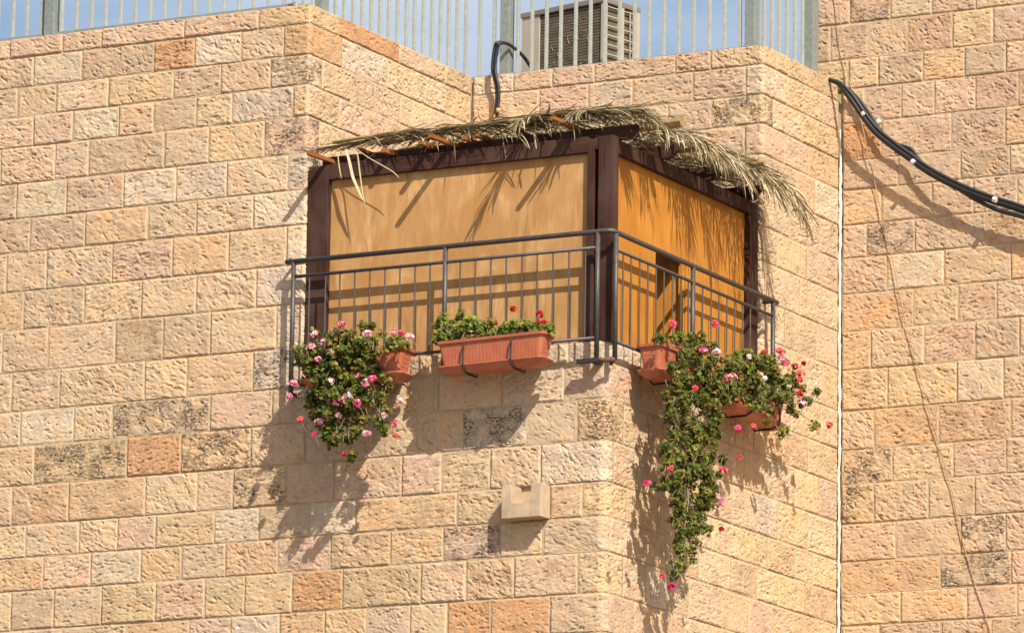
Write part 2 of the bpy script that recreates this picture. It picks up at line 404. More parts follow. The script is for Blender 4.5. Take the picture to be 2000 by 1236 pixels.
bld = empty('stone_building'); tag(bld, 'stone building with a corner balcony notch and roof fence', 'building')
m = MB(); e_ = 0.022
def prism(mb, poly, z0, z1):
    n = len(poly); v = [(x, y, z0) for x, y in poly] + [(x, y, z1) for x, y in poly]
    mb.add(v, [tuple(range(n-1, -1, -1)), tuple(range(n, 2*n))] + [(i, (i+1) % n, n+(i+1) % n, n+i) for i in range(n)])
def arc_pts(cx, cy, r, e):
    return [(cx-r+(r-e)*math.sin(t), cy+r-(r-e)*math.cos(t)) for t in (0, .26, .52, .785, 1.05, 1.31, 1.5708)]
prism(m, [(-9, e_)] + arc_pts(0, 0, 0.075, e_) + [(-e_, YC+.012), (-9, YC+.012)], -10.0, SILL-0.03)
wall_low = m.build('wall', MAT['mortar'], bld)
m = MB(); prism(m, [(-9, e_)] + arc_pts(-NW, 0, 0.030, e_) + [(-NW-e_, ND+e_)] + arc_pts(0, ND, 0.035, e_) + [(-e_, YC+.012), (-9, YC+.012)], SILL-0.03, ZT-0.014)
wall_up = m.build('wall', MAT['mortar'], bld)
m = MB(); m.box(-NW+0.02, -0.02, 0.03, ND-0.02, SILL-0.029, SILL-0.004); m.build('balcony_floor', MAT['smooth_stone'], bld)

LEFT_END = -7.4
stuffV = []
def course_joints(pxs, zmid, axis, val, off):
    out = []
    for p in pxs: out.append(float(hit_z(p, zmid, axis, val)[0 if axis == 1 else 1] - off))
    return out
def extend_left(js, end, rng):
    j = [js[0]]
    while j[0] > end: j.insert(0, j[0]-rng.uniform(0.34, 0.62))
    return j[:-1] + js
A_PX = {1: ([123, 199, 360.5, 505.6], 'pppp'), 2: ([66, 160, 300.7, 380.6, 470.8, 554.7], 'pwtowt'), 3: ([110, 212, 339, 431.7, 528.4], 'ycypp'),
        4: ([65.7, 142.5, 232.5, 300, 383.6, 454, 573], 'ppwptcw'), 5: ([2, 108, 173, 321.5, 408, 516], 'tpptcy'), 6: ([32, 129.5, 241, 344, 443, 562.8], 'twpwwc'),
        7: ([59, 166, 289, 384, 494.6], 'ptacc'), 8: ([91, 219, 337, 446.5, 559.8], 'ccpac'), 9: ([46, 165, 276.6, 383, 500.5], 'acccc'),
        10: ([94, 225, 319, 411, 539.5], 'cpttc'), 11: ([23, 116.7, 282.5, 364.6, 494.6, 597], 'ccccaW'),
        12: ([144, 219, 410.5, 531.5, 640, 745, 856, 980.6, 1102.7], 'wcCpccccw'), 13: ([66.7, 248, 353.5, 490, 597, 688, 813, 903.5, 1028.5, 1127], 'yYoAccccWc'),
        14: ([23, 134, 283.7, 385, 455, 559, 651.8, 785, 862.7, 958, 1056.4], 'paaccYpppcc'), 15: ([50, 154.7, 229.5, 304, 419, 506, 603.8, 694, 893, 997, 1075, 1137.7], 'cccpywtway*c'),
        16: ([84, 177, 275, 355, 440.4, 542.6, 645.7, 762, 865.7, 976, 1060], 'apwacapaaPc'), 17: ([105, 198, 304, 399.4, 477.9, 570.5, 669, 822, 910, 1004, 1128], 'ttypyyoypat'),
        18: ([120, 245.7, 369, 450.6, 546, 633.6, 715.5, 801, 873, 959, 1074], 'ccapwaapcoo'), 19: ([90, 200, 330, 420, 520, 610, 700, 810, 900, 1010, 1100], 'ccapwcapcac')}
E_PX = {1: [661.3, 779, 868.8], 2: [668, 757, 869.8], 3: [628.5, 685, 731.6, 781, 845.5, 887], 4: [661, 713.5, 782, 845], 5: [624, 673, 712, 770, 830, 885], 6: [660, 720, 790, 860], 7: [640, 700, 760, 830], 8: [660, 720, 790, 860], 9: [640, 700, 760, 830], 10: [660, 720, 790, 860]}
B_PX = {1: [1002.8, 1079, 1161.4, 1319, 1387.7], 2: [1053.8, 1149, 1235.8, 1353.7, 1456.8], 3: [1010, 1100, 1205, 1305, 1390], 4: [1040, 1140, 1240, 1345, 1455], 5: [1000, 1110, 1220, 1320, 1430], 6: [1040, 1140, 1240, 1345, 1450], 7: [1000, 1110, 1220, 1320, 1430], 8: [1040, 1140, 1240, 1345, 1450], 9: [1000, 1110, 1220, 1320, 1430], 10: [1040, 1140, 1240, 1345, 1450]}
D_PX = {1: [1539.5, 1581], 2: [1536.7, 1607], 3: [1510, 1564.7], 4: [1531, 1578.8], 5: [1556, 1591.8], 6: [1540.8, 1600.6], 7: [1517, 1575.6], 8: [1562.6], 9: [1532, 1595], 10: [1544, 1574.8, 1607],
        11: [1230, 1290, 1350, 1420, 1480, 1545, 1602], 12: [1255, 1310, 1370, 1436, 1471, 1528, 1578], 13: [1218.8, 1267, 1330, 1390, 1452.6, 1489, 1553, 1599], 14: [1198, 1239, 1300, 1365, 1430, 1477.7, 1519, 1578],
        15: [1224.7, 1283.8, 1340, 1390, 1446, 1498.7, 1553, 1588.5], 16: [1191.5, 1240, 1300, 1365.5, 1428, 1478.5, 1520, 1566.7], 17: [1216.6, 1259.5, 1301.6, 1346, 1409, 1461.5, 1506, 1548, 1590],
        18: [1190, 1237.7, 1286, 1334.8, 1390, 1440, 1490, 1545, 1595], 19: [1215, 1270, 1330, 1390, 1450, 1510, 1570]}
D_CODE = {1: 'yy', 2: 'cp', 3: 'py', 4: 'pa', 5: 'aw', 6: 'cc', 7: 'yp', 8: 'c', 9: 'cc', 10: 'yca', 12: 'ccccaay', 13: 'tttaacyp', 14: 'ccttcwyc', 15: 'cttcyycy', 16: 'cttcyyya', 17: 'cwttapcay', 18: 'pctcacacy'}
SP = {}                                                        # where the water spout sits
rngc = random.Random(5)
for k in range(1, 20):
    z1, z0 = ZK[k-1], ZK[k]; zm = (z0+z1)/2; top = k == 1; nm = 'coping_stone' if top else 'stone'
    pxs, codes = A_PX[k]
    if k <= 10:
        js = course_joints(pxs, zm, 1, 0.0, -NW); ext = extend_left(js, LEFT_END+NW, rngc); nx_ = len(ext)-len(js)
        for i in range(len(ext)-1):
            code = codes[i-nx_+1] if i >= nx_-1 else 'c'
            off = ext[i+1]-NW < -5.95
            place_stone(P_AE, ext[i], ext[i+1], z0, z1, code, wall_up, top, nm, stuffV if off else None)
        ejs = [v for v in course_joints(E_PX[k], zm, 0, -NW, 0.0) if 0.06 < v < ND-0.06]
        cc = {1: 'y', 2: 'b', 3: 'C', 4: 'y', 5: 'P'}.get(k, 'w')
        place_stone(P_AE, ext[-1], ejs[0], z0, z1, cc, wall_up, top, nm)
        ej = ejs + [ND-0.012]
        hid = z1 < 1.9
        for i in range(len(ej)-1):
            place_stone(P_AE, ej[i], ej[i+1], z0, z1, rngc.choice('yccapw') if not (top and i == 0) else 'o', wall_up, top, nm, stuffV if hid else None)
        bjs = [-NW+0.010] + course_joints(B_PX[k], zm, 1, ND, 0.0)
        for i in range(len(bjs)-1): place_stone(P_BD, bjs[i], bjs[i+1], z0, z1, rngc.choice('ppcw' if k < 3 else 'wwpc'), wall_up, top, nm, stuffV if hid else None)
        djs = course_joints(D_PX[k], zm, 0, 0.0, ND)
        place_stone(P_BD, bjs[-1], djs[0], z0, z1, {1: 'y', 2: 'w', 3: 'Y', 4: 'p'}.get(k, 'c'), wall_up, top, nm)
        dj = djs + [YC-ND-0.012]
        for i in range(len(dj)-1): place_stone(P_BD, dj[i], dj[i+1], z0, z1, (D_CODE.get(k, '')+'yyyyyyyyyy')[i], wall_up, top, nm)
    else:
        js = course_joints(pxs, zm, 1, 0.0, 0.0); ext = extend_left(js, LEFT_END, rngc); nx_ = len(ext)-len(js)
        if k == 11: ext[-1] = -NW
        for i in range(len(ext)-1):
            code = codes[i-nx_+1] if i >= nx_-1 else 'c'
            if code == '*': SP['x'] = (ext[i], ext[i+1]); SP['z'] = (z0, z1); continue
            off = ext[i+1] < -5.95 or k >= 19
            place_stone(P_LOW, ext[i], ext[i+1], z0, z1, code, wall_low, False, nm, stuffV if off else None)
        a0 = ext[-1]
        if k == 11:                                            # low sill course under the balcony, cut at the floor
            z1 = SILL
            sj = [-NW] + course_joints([700, 800, 905, 1010, 1110], (z0+z1)/2, 1, 0.0, 0.0)
            for i in range(len(sj)-1): place_stone(P_LOW, sj[i], sj[i+1], z0, z1, 'ppccw'[i], wall_low, False, 'stone')
            a0 = sj[-1]
        djs = course_joints(D_PX[k], zm, 0, 0.0, 0.0)
        place_stone(P_LOW, a0, djs[0], z0, z1, {11: 'w', 12: 'p', 13: 'Y', 14: 'w', 15: 'y', 16: 'c', 17: 'y', 18: 'c'}.get(k, 'c'), wall_low, False, nm, stuffV if k >= 19 else None)
        dj = djs + [YC-0.012]
        for i in range(len(dj)-1):
            code = (D_CODE.get(k, '')+'cycycycycycy')[i]
            zz = z1 if (k > 11 or dj[i] < ND-0.1) else ZK[10]
            if k == 11 and dj[i] < ND < dj[i+1]:
                place_stone(P_LOW, dj[i], ND+0.02, z0, z1, code, wall_low); place_stone(P_LOW, ND+0.02, dj[i+1], z0, ZK[10], code, wall_low); continue
            place_stone(P_LOW, dj[i], dj[i+1], z0, zz, code, wall_low, False, nm, stuffV if k >= 19 else None)
if stuffV:
    off = 0; VV = []; QQ = []
    for V, Q in stuffV: VV.append(V); QQ.append(Q+off); off += len(V)
    me = fast_mesh('stonework', np.concatenate(VV), np.concatenate(QQ)); me.materials.append(MAT['stone'])
    o = bpy.data.objects.new('stonework', me); COL.objects.link(o); o.parent = bld; o.color = (*TINT['c'], 0.1); o['kind'] = 'stuff'

for key, host in ((wall_low.name, wall_low), (wall_up.name, wall_up)):
    me = fast_mesh('mortar_joints', MORT[key][0], MORT[key][1]); me.materials.append(MAT['mortar'])
    o = bpy.data.objects.new('mortar_joints', me); COL.objects.link(o); o.parent = host; o['kind'] = 'stuff'
# dressed-stone water spout: box with an open channel, set between two stones
x0, x1 = SP['x']; z0, z1 = SP['z']; x0 += 0.004; x1 -= 0.006; z0 += 0.004; z1 -= 0.004; t = -0.155
xm0, xm1 = x0+0.085, x1-0.085
m = MB()
m.box(x0, xm0, t, 0.03, z0, z1); m.box(xm1, x1, t+0.0015, 0.03, z0+0.0015, z1)
m.box(xm0, xm1, t+0.003, 0.03, z0+0.001, z0+0.112)
m.add([(xm0, t+0.004, z0+0.112), (xm1, t+0.004, z0+0.112), (xm1, 0.02, z0+0.14), (xm0, 0.02, z0+0.14)], [(0, 1, 2, 3)])
sp = m.build('water_spout', MAT['smooth_stone'], bld, bevel=0.004)

# ---------------- taller building behind the white joint
XL = float(hit(1585, 60, 1, YC)[0])
tow = empty('stone_building'); tag(tow, 'taller stone building right of the white sealed joint', 'building')
m = MB(); m.box(-0.06, 7.5, YC+0.022, YC+5, -10, ZT-0.05); m.box(XL, 7.5, YC+0.022, YC+5, ZT-0.05, 6.2)
wall_c = m.build('wall', MAT['mortar'], tow)
C_PX = {0: [1690, 1780, 1865, 1950], 1: [1660.7, 1739.5, 1820.4, 1905.8], 2: [1622.6, 1696, 1772.5, 1860, 1939.7], 3: [1657, 1716, 1802.8, 1884.5, 1965], 4: [1690, 1761, 1824.5, 1905, 1988.7], 5: [1721, 1858.4, 1963.4], 6: [1754, 1876.4],
        7: [1722, 1820, 1901, 1987], 8: [1693, 1787, 1925.6], 9: [1732.5, 1844, 1974.7], 10: [1784, 1871, 1946.8], 11: [1701, 1805, 1905, 1991], 12: [1733.5, 1869], 13: [1707, 1833.6, 1974], 14: [1742.6, 1862], 15: [1707, 1813, 1904],
        16: [1749.6, 1877], 17: [1835.6, 1975], 18: [1759, 1889], 19: [1718, 1837.6, 1936], 20: [1740, 1860, 1960]}
C_CODE = {0: 'ccccc', 1: 'pPcp', 2: 'ppcryp', 3: 'yctatp', 4: 'cppprr', 5: 'oppa', 6: 'ptt', 7: 'acppc', 8: 'pPca', 9: 'pwca', 10: 'acpp', 11: 'acptp', 12: 'yyw', 13: 'caap', 14: 'Ccp', 15: 'Yctt', 16: 'tcC', 17: 'aCp', 18: 'yap', 19: 'ctCt'}
stuffC = []
zc = [4.55] + ZC
for k in range(0, 21):
    z1, z0 = zc[k], zc[k+1] if k+1 < len(zc) else zc[k]-0.3
    zm = (z0+z1)/2
    js = course_joints(C_PX[k], zm, 1, YC, 0.0)
    st = XL+0.012 if z0 > ZT-0.2 else 0.035
    js = [st] + [j for j in js if j > st+0.05]
    off_from = js[-1] + (0.0 if js[-1] > 1.75 else rngc.uniform(.4, .6)); n_vis = len(js)+ (1 if off_from > js[-1] else 0)
    if off_from > js[-1]: js.append(off_from)
    while js[-1] < 3.2: js.append(js[-1]+rngc.uniform(0.36, 0.6))
    for i in range(len(js)-1):
        off = js[i] > 1.8 or k == 0 or k >= 20
        place_stone(P_C, js[i], js[i+1], z0, z1, (C_CODE.get(k, '')+'cpcacpca')[i], wall_c, False, 'stone', stuffC if off else None)
off = 0; VV = []; QQ = []
for V, Q in stuffC: VV.append(V); QQ.append(Q+off); off += len(V)
me = fast_mesh('stonework', np.concatenate(VV), np.concatenate(QQ)); me.materials.append(MAT['stone'])
o = bpy.data.objects.new('stonework', me); COL.objects.link(o); o.parent = tow; o.color = (*TINT['c'], 0.1); o['kind'] = 'stuff'
me = fast_mesh('mortar_joints', MORT[wall_c.name][0], MORT[wall_c.name][1]); me.materials.append(MAT['mortar'])
o = bpy.data.objects.new('mortar_joints', me); COL.objects.link(o); o.parent = wall_c; o['kind'] = 'stuff'
# white sealant bead in the corner joint
rs = random.Random(3); m = MB(); pts = []; rr = []; z = 3.02; xx = 0.017
while z > -2.45:
    xx = 0.017 + 0.5*(xx-0.017) + rs.uniform(-0.004, 0.004)
    pts.append((xx, YC-0.012+rs.uniform(-.004, .004), z)); rr.append(0.0135*rs.uniform(0.72, 1.25) if z < 2.85 else 0.006); z -= 0.035
m.tube(pts, rr, 7); m.build('sealant_bead', MAT['sealant'], tow, smooth=True)

# ------------------------------------------------------------------ roof fence, one thing per straight run
FZ = ZT + 0.0
def fence_run(label, bars, posts, a, b, axis, val):
    """bars/posts: picture columns; a,b: the ends of the run along the wall"""
    f = empty('roof_fence', (0, 0, 0)); tag(f, label, 'fence', None)
    def P(px): q = hit_z(px, FZ+0.15, axis, val); return float(q[0] if axis == 1 else q[1])
    def pt(s, z): return (s, val, z) if axis == 1 else (val, s, z)
    for px in bars:
        s = P(px); mb = MB(); mb.bar(pt(s, FZ+0.03), pt(s, FZ+1.10), 0.026, 0.026, up=(1, 0, 0)); mb.build('bar', MAT['galv'], f, bevel=0.003)
    for px, w in posts:
        s = P(px); mb = MB(); mb.bar(pt(s, FZ-0.05), pt(s, FZ+1.18), w, 0.09, up=(1, 0, 0) if axis == 0 else (0, 1, 0)); mb.build('post', MAT['galv_post'], f, bevel=0.006)
    mb = MB(); mb.bar(pt(a, FZ+0.026), pt(b, FZ+0.026), 0.045, 0.038); mb.build('bottom_rail', MAT['galv_post'], f, bevel=0.003)
    mb = MB(); mb.bar(pt(a, FZ+1.12), pt(b, FZ+1.12), 0.05, 0.05); mb.build('top_rail', MAT['galv_post'], f, bevel=0.003)
    return f
a_bars = [-4, 25.3, 53, 82, 121, 149.6, 179, 207, 236, 265, 294, 322, 351, 380, 409.5, 438, 467, 496, 525, 554.7]
fence_run('galvanised fence run above the broad wall beside the left of the balcony', a_bars, [(101, 0.096)], LEFT_END, -NW-0.20, 1, 0.085)
fence_run('galvanised fence run above the side wall of the notch', [575.5, 593.5, 611, 655, 672, 689.6, 707, 724.4, 741.8, 758.7, 775.5, 793, 808.5, 825.7, 842.5, 859, 875, 891.4, 908.6], [(627.5, 0.10)], 0.11, ND+0.17, 0, -NW-0.16)
fence_run('galvanised fence run in front of the air conditioner', [936, 964.4, 1011, 1038.6, 1067, 1095, 1124, 1153, 1181, 1210, 1239, 1267.7, 1296.7, 1326, 1355, 1385.6, 1415.4, 1445], [(989.5, 0.09)], -NW-0.13, -0.20, 1, ND+0.15)
fence_run('short galvanised fence run ending against the taller building', [1491.8, 1507, 1521.5, 1536.7, 1552, 1567], [(1469, 0.10), (1584, 0.11)], ND+0.17, YC-0.03, 0, -0.18)

# ------------------------------------------------------------------ air conditioner on the roof
ACY = ND + 0.75; cornr = hit(1179, 60, 1, ACY); AX, AY = float(cornr[0]), ACY
phi = math.radians(13); ul = Vector((-math.cos(phi), math.sin(phi), 0)); ur = Vector((math.sin(phi), math.cos(phi), 0))
ac = empty('air_conditioner', (AX, AY, ZT-0.05)); tag(ac, 'beige outdoor air conditioner with brown coil behind the roof fence', 'air conditioner')
topz = float(hit(1016, 27, 1, AY+0.2)[2]); LZ = ZT-0.04; LW, LD = 0.925, 0.47
C0 = Vector((AX, AY, 0))
def acp(a, b, z): return C0 + ul*a + ur*b + Vector((0, 0, z))
def ac_box(mb, a0, a1, b0, b1, z0, z1):
    v = [acp(a, b, z) for z in (z0, z1) for b in (b0, b1) for a in (a0, a1)]
    mb.add(v, [(0, 1, 3, 2), (4, 6, 7, 5), (0, 4, 5, 1), (2, 3, 7, 6), (0, 2, 6, 4), (1, 5, 7, 3)])
m = MB(); ac_box(m, 0.03, LW-0.03, 0.03, LD-0.02, LZ+0.05, topz-0.05); m.build('inner_body', MAT['fin_dark'], ac)
m = MB(); ac_box(m, LW-0.20, LW, 0.0, LD, LZ+0.04, topz-0.045); m.build('side_panel', MAT['ac_beige'], ac, bevel=0.004)
m = MB(); ac_box(m, -0.01, LW+0.01, -0.012, LD+0.01, topz-0.045, topz); m.build('top_cover', MAT['ac_grey'], ac, bevel=0.006)
m = MB(); ac_box(m, 0.0, LW, 0.0, LD, LZ-0.0, LZ+0.04); m.build('base_pan', MAT['ac_grey'], ac)
m = MB(); zz = LZ+0.05
while zz < topz-0.06:
    ac_box(m, 0.035, LW-0.205, 0.010, 0.035, zz, zz+0.021); zz += 0.026
fin = m.build('coil_fin', MAT['fin'], ac); fin['kind'] = 'stuff'
rs = random.Random(8); m = MB()
for _ in range(46):
    a = rs.uniform(0.08, LW-0.24); z = rs.uniform(LZ+0.1, topz-0.12); l = rs.uniform(0.015, 0.07); t = rs.choice([0.0, 0.0, 1.2, 1.5, -0.6])
    m.bar(acp(a, 0.006, z), acp(a+l*math.cos(t), 0.006, z+l*math.sin(t)), 0.004, 0.004)
m.build('bent_fins', MAT['scratch'], ac)['kind'] = 'stuff'
for b0, b1 in ((-0.004, 0.045), (0.205, 0.265), (LD-0.045, LD+0.004)):
    m = MB(); ac_box(m, -0.006, 0.03, b0, b1, LZ+0.04, topz-0.046); m.build('grille_upright', MAT['ac_beige'], ac, bevel=0.003)
m = MB(); ac_box(m, 0.026, 0.032, 0.02, LD-0.02, LZ+0.05, topz-0.06); m.build('coil_side', MAT['fin'], ac)
zz = LZ+0.09
while zz < topz-0.06:
    m = MB(); ac_box(m, -0.004, 0.006, 0.045, 0.205, zz, zz+0.009); ac_box(m, -0.004, 0.006, 0.265, LD-0.045, zz, zz+0.009); m.build('grille_bar', MAT['ac_beige'], ac); zz += 0.083
m = MB(); ac_box(m, -0.004, 0.006, 0.345, 0.353, LZ+0.05, topz-0.06); m.build('grille_bar', MAT['ac_beige'], ac)

# insulated pipes looping over the parapet
def px_path(pts, axis, val): return [hit(x, y, axis, val) for x, y in pts]
hose = empty('insulated_pipe'); tag(hose, 'black insulated pipe pair looping over the parapet into the wall', 'pipe')
yb = ND-0.07
main = px_path([(972, 84), (967, 92), (963.5, 112), (962, 135), (965, 152), (969, 168), (970.5, 188), (969, 210), (965, 236)], 1, yb)
sec = px_path([(976, 86), (972, 95), (968.5, 114), (967, 135), (970, 152), (973.5, 168), (974.5, 188), (972.5, 210), (969.5, 230)], 1, yb-0.012)
back = [(main[0][0]+0.14, ND+0.36, main[0][2]-0.20), (main[0][0]+0.09, ND+0.22, main[0][2]-0.06), (main[0][0]+0.035, ND+0.06, main[0][2]+0.012)]
def smooth_path(pts, n=5):
    pts = [Vector(p) for p in pts]; out = []
    for i in range(len(pts)-1):
        p0, p1, p2, p3 = pts[max(i-1, 0)], pts[i], pts[i+1], pts[min(i+2, len(pts)-1)]
        for k in range(n):
            t = k/n; out.append(0.5*((2*p1)+(p2-p0)*t+(2*p0-5*p1+4*p2-p3)*t*t+(3*p1-p0-3*p2+p3)*t**3))
    out.append(pts[-1]); return out
for pth, rad in ((main, 0.015), (sec, 0.014)):
    m = MB(); m.tube(smooth_path(back+list(pth)), rad, 8); m.build('pipe', MAT['rubber'], hose, smooth=True)
m = MB(); m.tube(px_path([(970, 224), (966, 236), (961, 250), (958, 262)], 1, yb-0.005), [0.021, 0.021, 0.023, 0.023], 8); m.build('taped_end', MAT['tape'], hose, smooth=True)
m = MB(); m.tube(px_path([(974, 212), (972, 221)], 1, yb-0.02), 0.02, 8); m.build('taped_end', MAT['tape'], hose, smooth=True)
m = MB(); m.tube([Vector(back[0]), Vector(back[0])+Vector((0.10, 0.12, -0.16)), Vector(back[0])+Vector((0.16, 0.3, -0.3))], 0.016, 8); m.build('pipe', MAT['rubber'], hose, smooth=True)
m = MB(); m.tube(smooth_path(px_path([(977, 95), (966, 128), (957, 146), (951, 160), (948, 178), (952, 192), (963, 208)], 1, yb-0.03), 4), 0.0022, 4); m.build('loose_wire', MAT['rubber'], hose)

# ------------------------------------------------------------------ black cables and thin wire on the taller building
cab = empty('cable_bundle'); tag(cab, 'black cable bundle sagging away from the corner joint', 'cable')
c_main = [(1619, 156), (1633, 161), (1645, 171), (1662, 193), (1682, 222), (1708, 255), (1740, 282), (1775, 307), (1808, 331), (1845, 352), (1885, 371), (1930, 388), (1975, 402), (2040, 425)]
def offs(pts, dx, dy, y, y2): return [hit(x+dx*min(1, i/3), yy+dy*min(1, i/3), 1, y+(y2-y)*i/(len(pts)-1)) for i, (x, yy) in enumerate(pts)]
specs = [(0, 0, YC-0.20, 0.020), (5, -5, YC-0.21, 0.014), (-1, 5, YC-0.19, 0.012)]
for dx, dy, y, rad in specs:
    m = MB(); m.tube(smooth_path(offs(c_main, dx, dy, y-0.02, y+0.06)), rad, 8); m.build('cable', MAT['rubber'], cab, smooth=True)
c_two = [(1634, 161), (1650, 170), (1676, 193), (1700, 225), (1722, 258), (1748, 280), (1780, 292), (1800, 318), (1830, 347), (1860, 361), (1900, 386), (1945, 408), (1985, 419), (2040, 436)]
for dx, dy, rad in ((0, 0, 0.015), (3, 4, 0.012)):
    m = MB(); m.tube(smooth_path(offs(c_two, dx, dy, YC-0.055, YC-0.15)), rad, 8); m.build('cable', MAT['rubber'], cab, smooth=True)
for (x, y, a, yy) in ((1687, 217, 1.0, YC-0.20), (1716, 233, 0.9, YC-0.09), (1783, 311, 0.8, YC-0.20), (1943, 384, 0.35, YC-0.20)):
    c = Vector(hit(x, y+6, 1, yy)); d = Vector((math.cos(a), 0, -math.sin(a)))*0.016
    m = MB(); m.tube([c-d, c+d], 0.024, 8); m.build('cable_tie', MAT['tie'], cab)
wir = empty('hanging_wire'); tag(wir, 'thin tan wire running down the taller building', 'wire')
w_px = [(1634, -40), (1638, 10), (1643, 55), (1651, 110), (1658, 155), (1668, 190), (1675, 215), (1685, 250), (1695, 300), (1706, 345), (1717, 395), (1728, 440), (1742, 500), (1754, 560), (1768, 625), (1783, 685), (1800, 745), (1815, 805), (1832, 858), (1847, 915), (1860, 960), (1868, 1000), (1881, 1060), (1893, 1100), (1904, 1140), (1919, 1185), (1936, 1236), (1950, 1290)]
pts = [hit(x, y, 1, YC-(0.055-0.038*max(0, min(1, i/22)))) for i, (x, y) in enumerate(w_px)]
m = MB(); m.tube(smooth_path(pts, 4), 0.0042, 5); m.build('wire', MAT['wire'], wir)

# ------------------------------------------------------------------ wooden booth on the balcony
sk = empty('wooden_booth', (-1.3, 0.06, SILL)); tag(sk, 'plywood booth with dark brown frame and palm roof on the balcony', 'booth')
BZ = SILL-0.003
def part(name, mat, bx, parent=sk, bevel=0.004):
    m = MB(); m.box(*bx); return m.build(name, MAT[mat], parent, bevel=bevel)
part('post', 'brown', (-2.712, -2.532, 0.004, 0.09, BZ, 2.075))
part('post', 'brown', (-0.204, -0.146, 0.010, 0.09, BZ, 2.06))
part('post', 'brown', (-0.104, 0.026, 0.002, 0.10, BZ, 2.075))
part('post', 'brown', (-0.147, -0.103, 0.075, 0.12, BZ, 2.05))
part('post', 'brown', (-0.10, 0.000, 2.495, 2.655, BZ, 2.06))
part('top_beam', 'brown_x', (-2.530, -0.206, 0.012, 0.10, 1.957, 2.084))
part('top_beam', 'brown', (-0.075, 0.006, 0.102, 2.493, 1.955, 2.060))
part('bottom_beam', 'brown_x', (-2.530, -0.206, 0.072, 0.13, BZ, BZ+0.05))
part('block', 'brown', (-0.145, -0.105, 0.012, 0.07, 1.975, 2.07))
# front plywood: two sheets with a seam
xs_ = float(hit(925, 500, 1, 0.058)[0])
part('plywood_sheet', 'ply_pale', (-2.531, xs_-0.001, 0.058, 0.070, BZ+0.002, 1.99), bevel=0.001)
part('plywood_sheet', 'ply_pale', (xs_+0.001, -0.205, 0.0585, 0.0705, BZ+0.002, 1.99), bevel=0.001)
# side plywood with a door opening
xo = -0.047
part('plywood_sheet', 'ply_orange', (xo-0.012, xo, 0.101, 0.894, BZ+0.002, 1.99), bevel=0.001)
part('plywood_sheet', 'ply_orange', (xo-0.0125, xo-0.0005, 0.896, 1.439, 1.362, 1.99), bevel=0.001)
part('plywood_sheet', 'ply_orange', (xo-0.012, xo, 1.441, 2.494, BZ+0.002, 1.99), bevel=0.001)
part('door_frame', 'ply_orange', (xo-0.05, xo-0.014, 1.40, 1.4385, BZ+0.002, 1.99), bevel=0.002)
m = MB(); m.box(xo-0.60, xo-0.016, 1.43, 1.452, BZ+0.01, 1.345)
door = m.build('door', MAT['ply_orange'], sk, bevel=0.002)
m = MB(); m.tube([(xo-0.13, 1.415, 1.275), (xo-0.13, 1.395, 1.275)], [0.012, 0.022], 10); m.build('door_knob', MAT['steel'], door)
# beams running across to the side, with slanted ends
def x_beam(y0, y1, xe, z0=2.062, z1=2.172, ch=0.075):
    m = MB(); prof = [(-2.66, z0), (xe-ch, z0), (xe, z0+ch*0.85), (xe, z1), (-2.66, z1)]
    n = len(prof); v = [(x, y0, z) for x, z in prof] + [(x, y1, z) for x, z in prof]
    m.add(v, [tuple(range(n)), tuple(range(2*n-1, n-1, -1))] + [(i, n+i, n+(i+1) % n, (i+1) % n) for i in range(n)])
    m.build('cross_beam', MAT['brown_x'], sk, bevel=0.003)
x_beam(0.125, 0.175, 0.165); x_beam(0.86, 0.91, 0.155); x_beam(1.68, 1.73, 0.15); x_beam(2.44, 2.49, 0.12)
# thin raw slats running front to back over the beams
SZ = 2.174
slats = [(hit(840, 264, 1, -0.33), 0.035), (hit(820, 277, 1, -0.16), 0.035), (hit(749, 293, 1, -0.10), 0.04), (hit(1079, 229, 1, -0.33), 0.035), (hit(602, 298, 1, -0.30), 0.035), (hit(930, 262, 1, -0.06), 0.035), (hit(905, 268, 1, -0.08), 0.035), (hit(1000, 250, 1, -0.03), 0.035), (hit(700, 290, 1, 0.0), 0.035)]
for P, w in slats:
    dz = min(max(P[2]-SZ, 0.0), 0.10)
    m = MB(); m.bar((P[0], P[1], P[2]-0.006), (P[0]+0.03, 2.55, SZ+0.018), w, 0.03); m.build('roof_slat', MAT['slat'], sk, bevel=0.002)

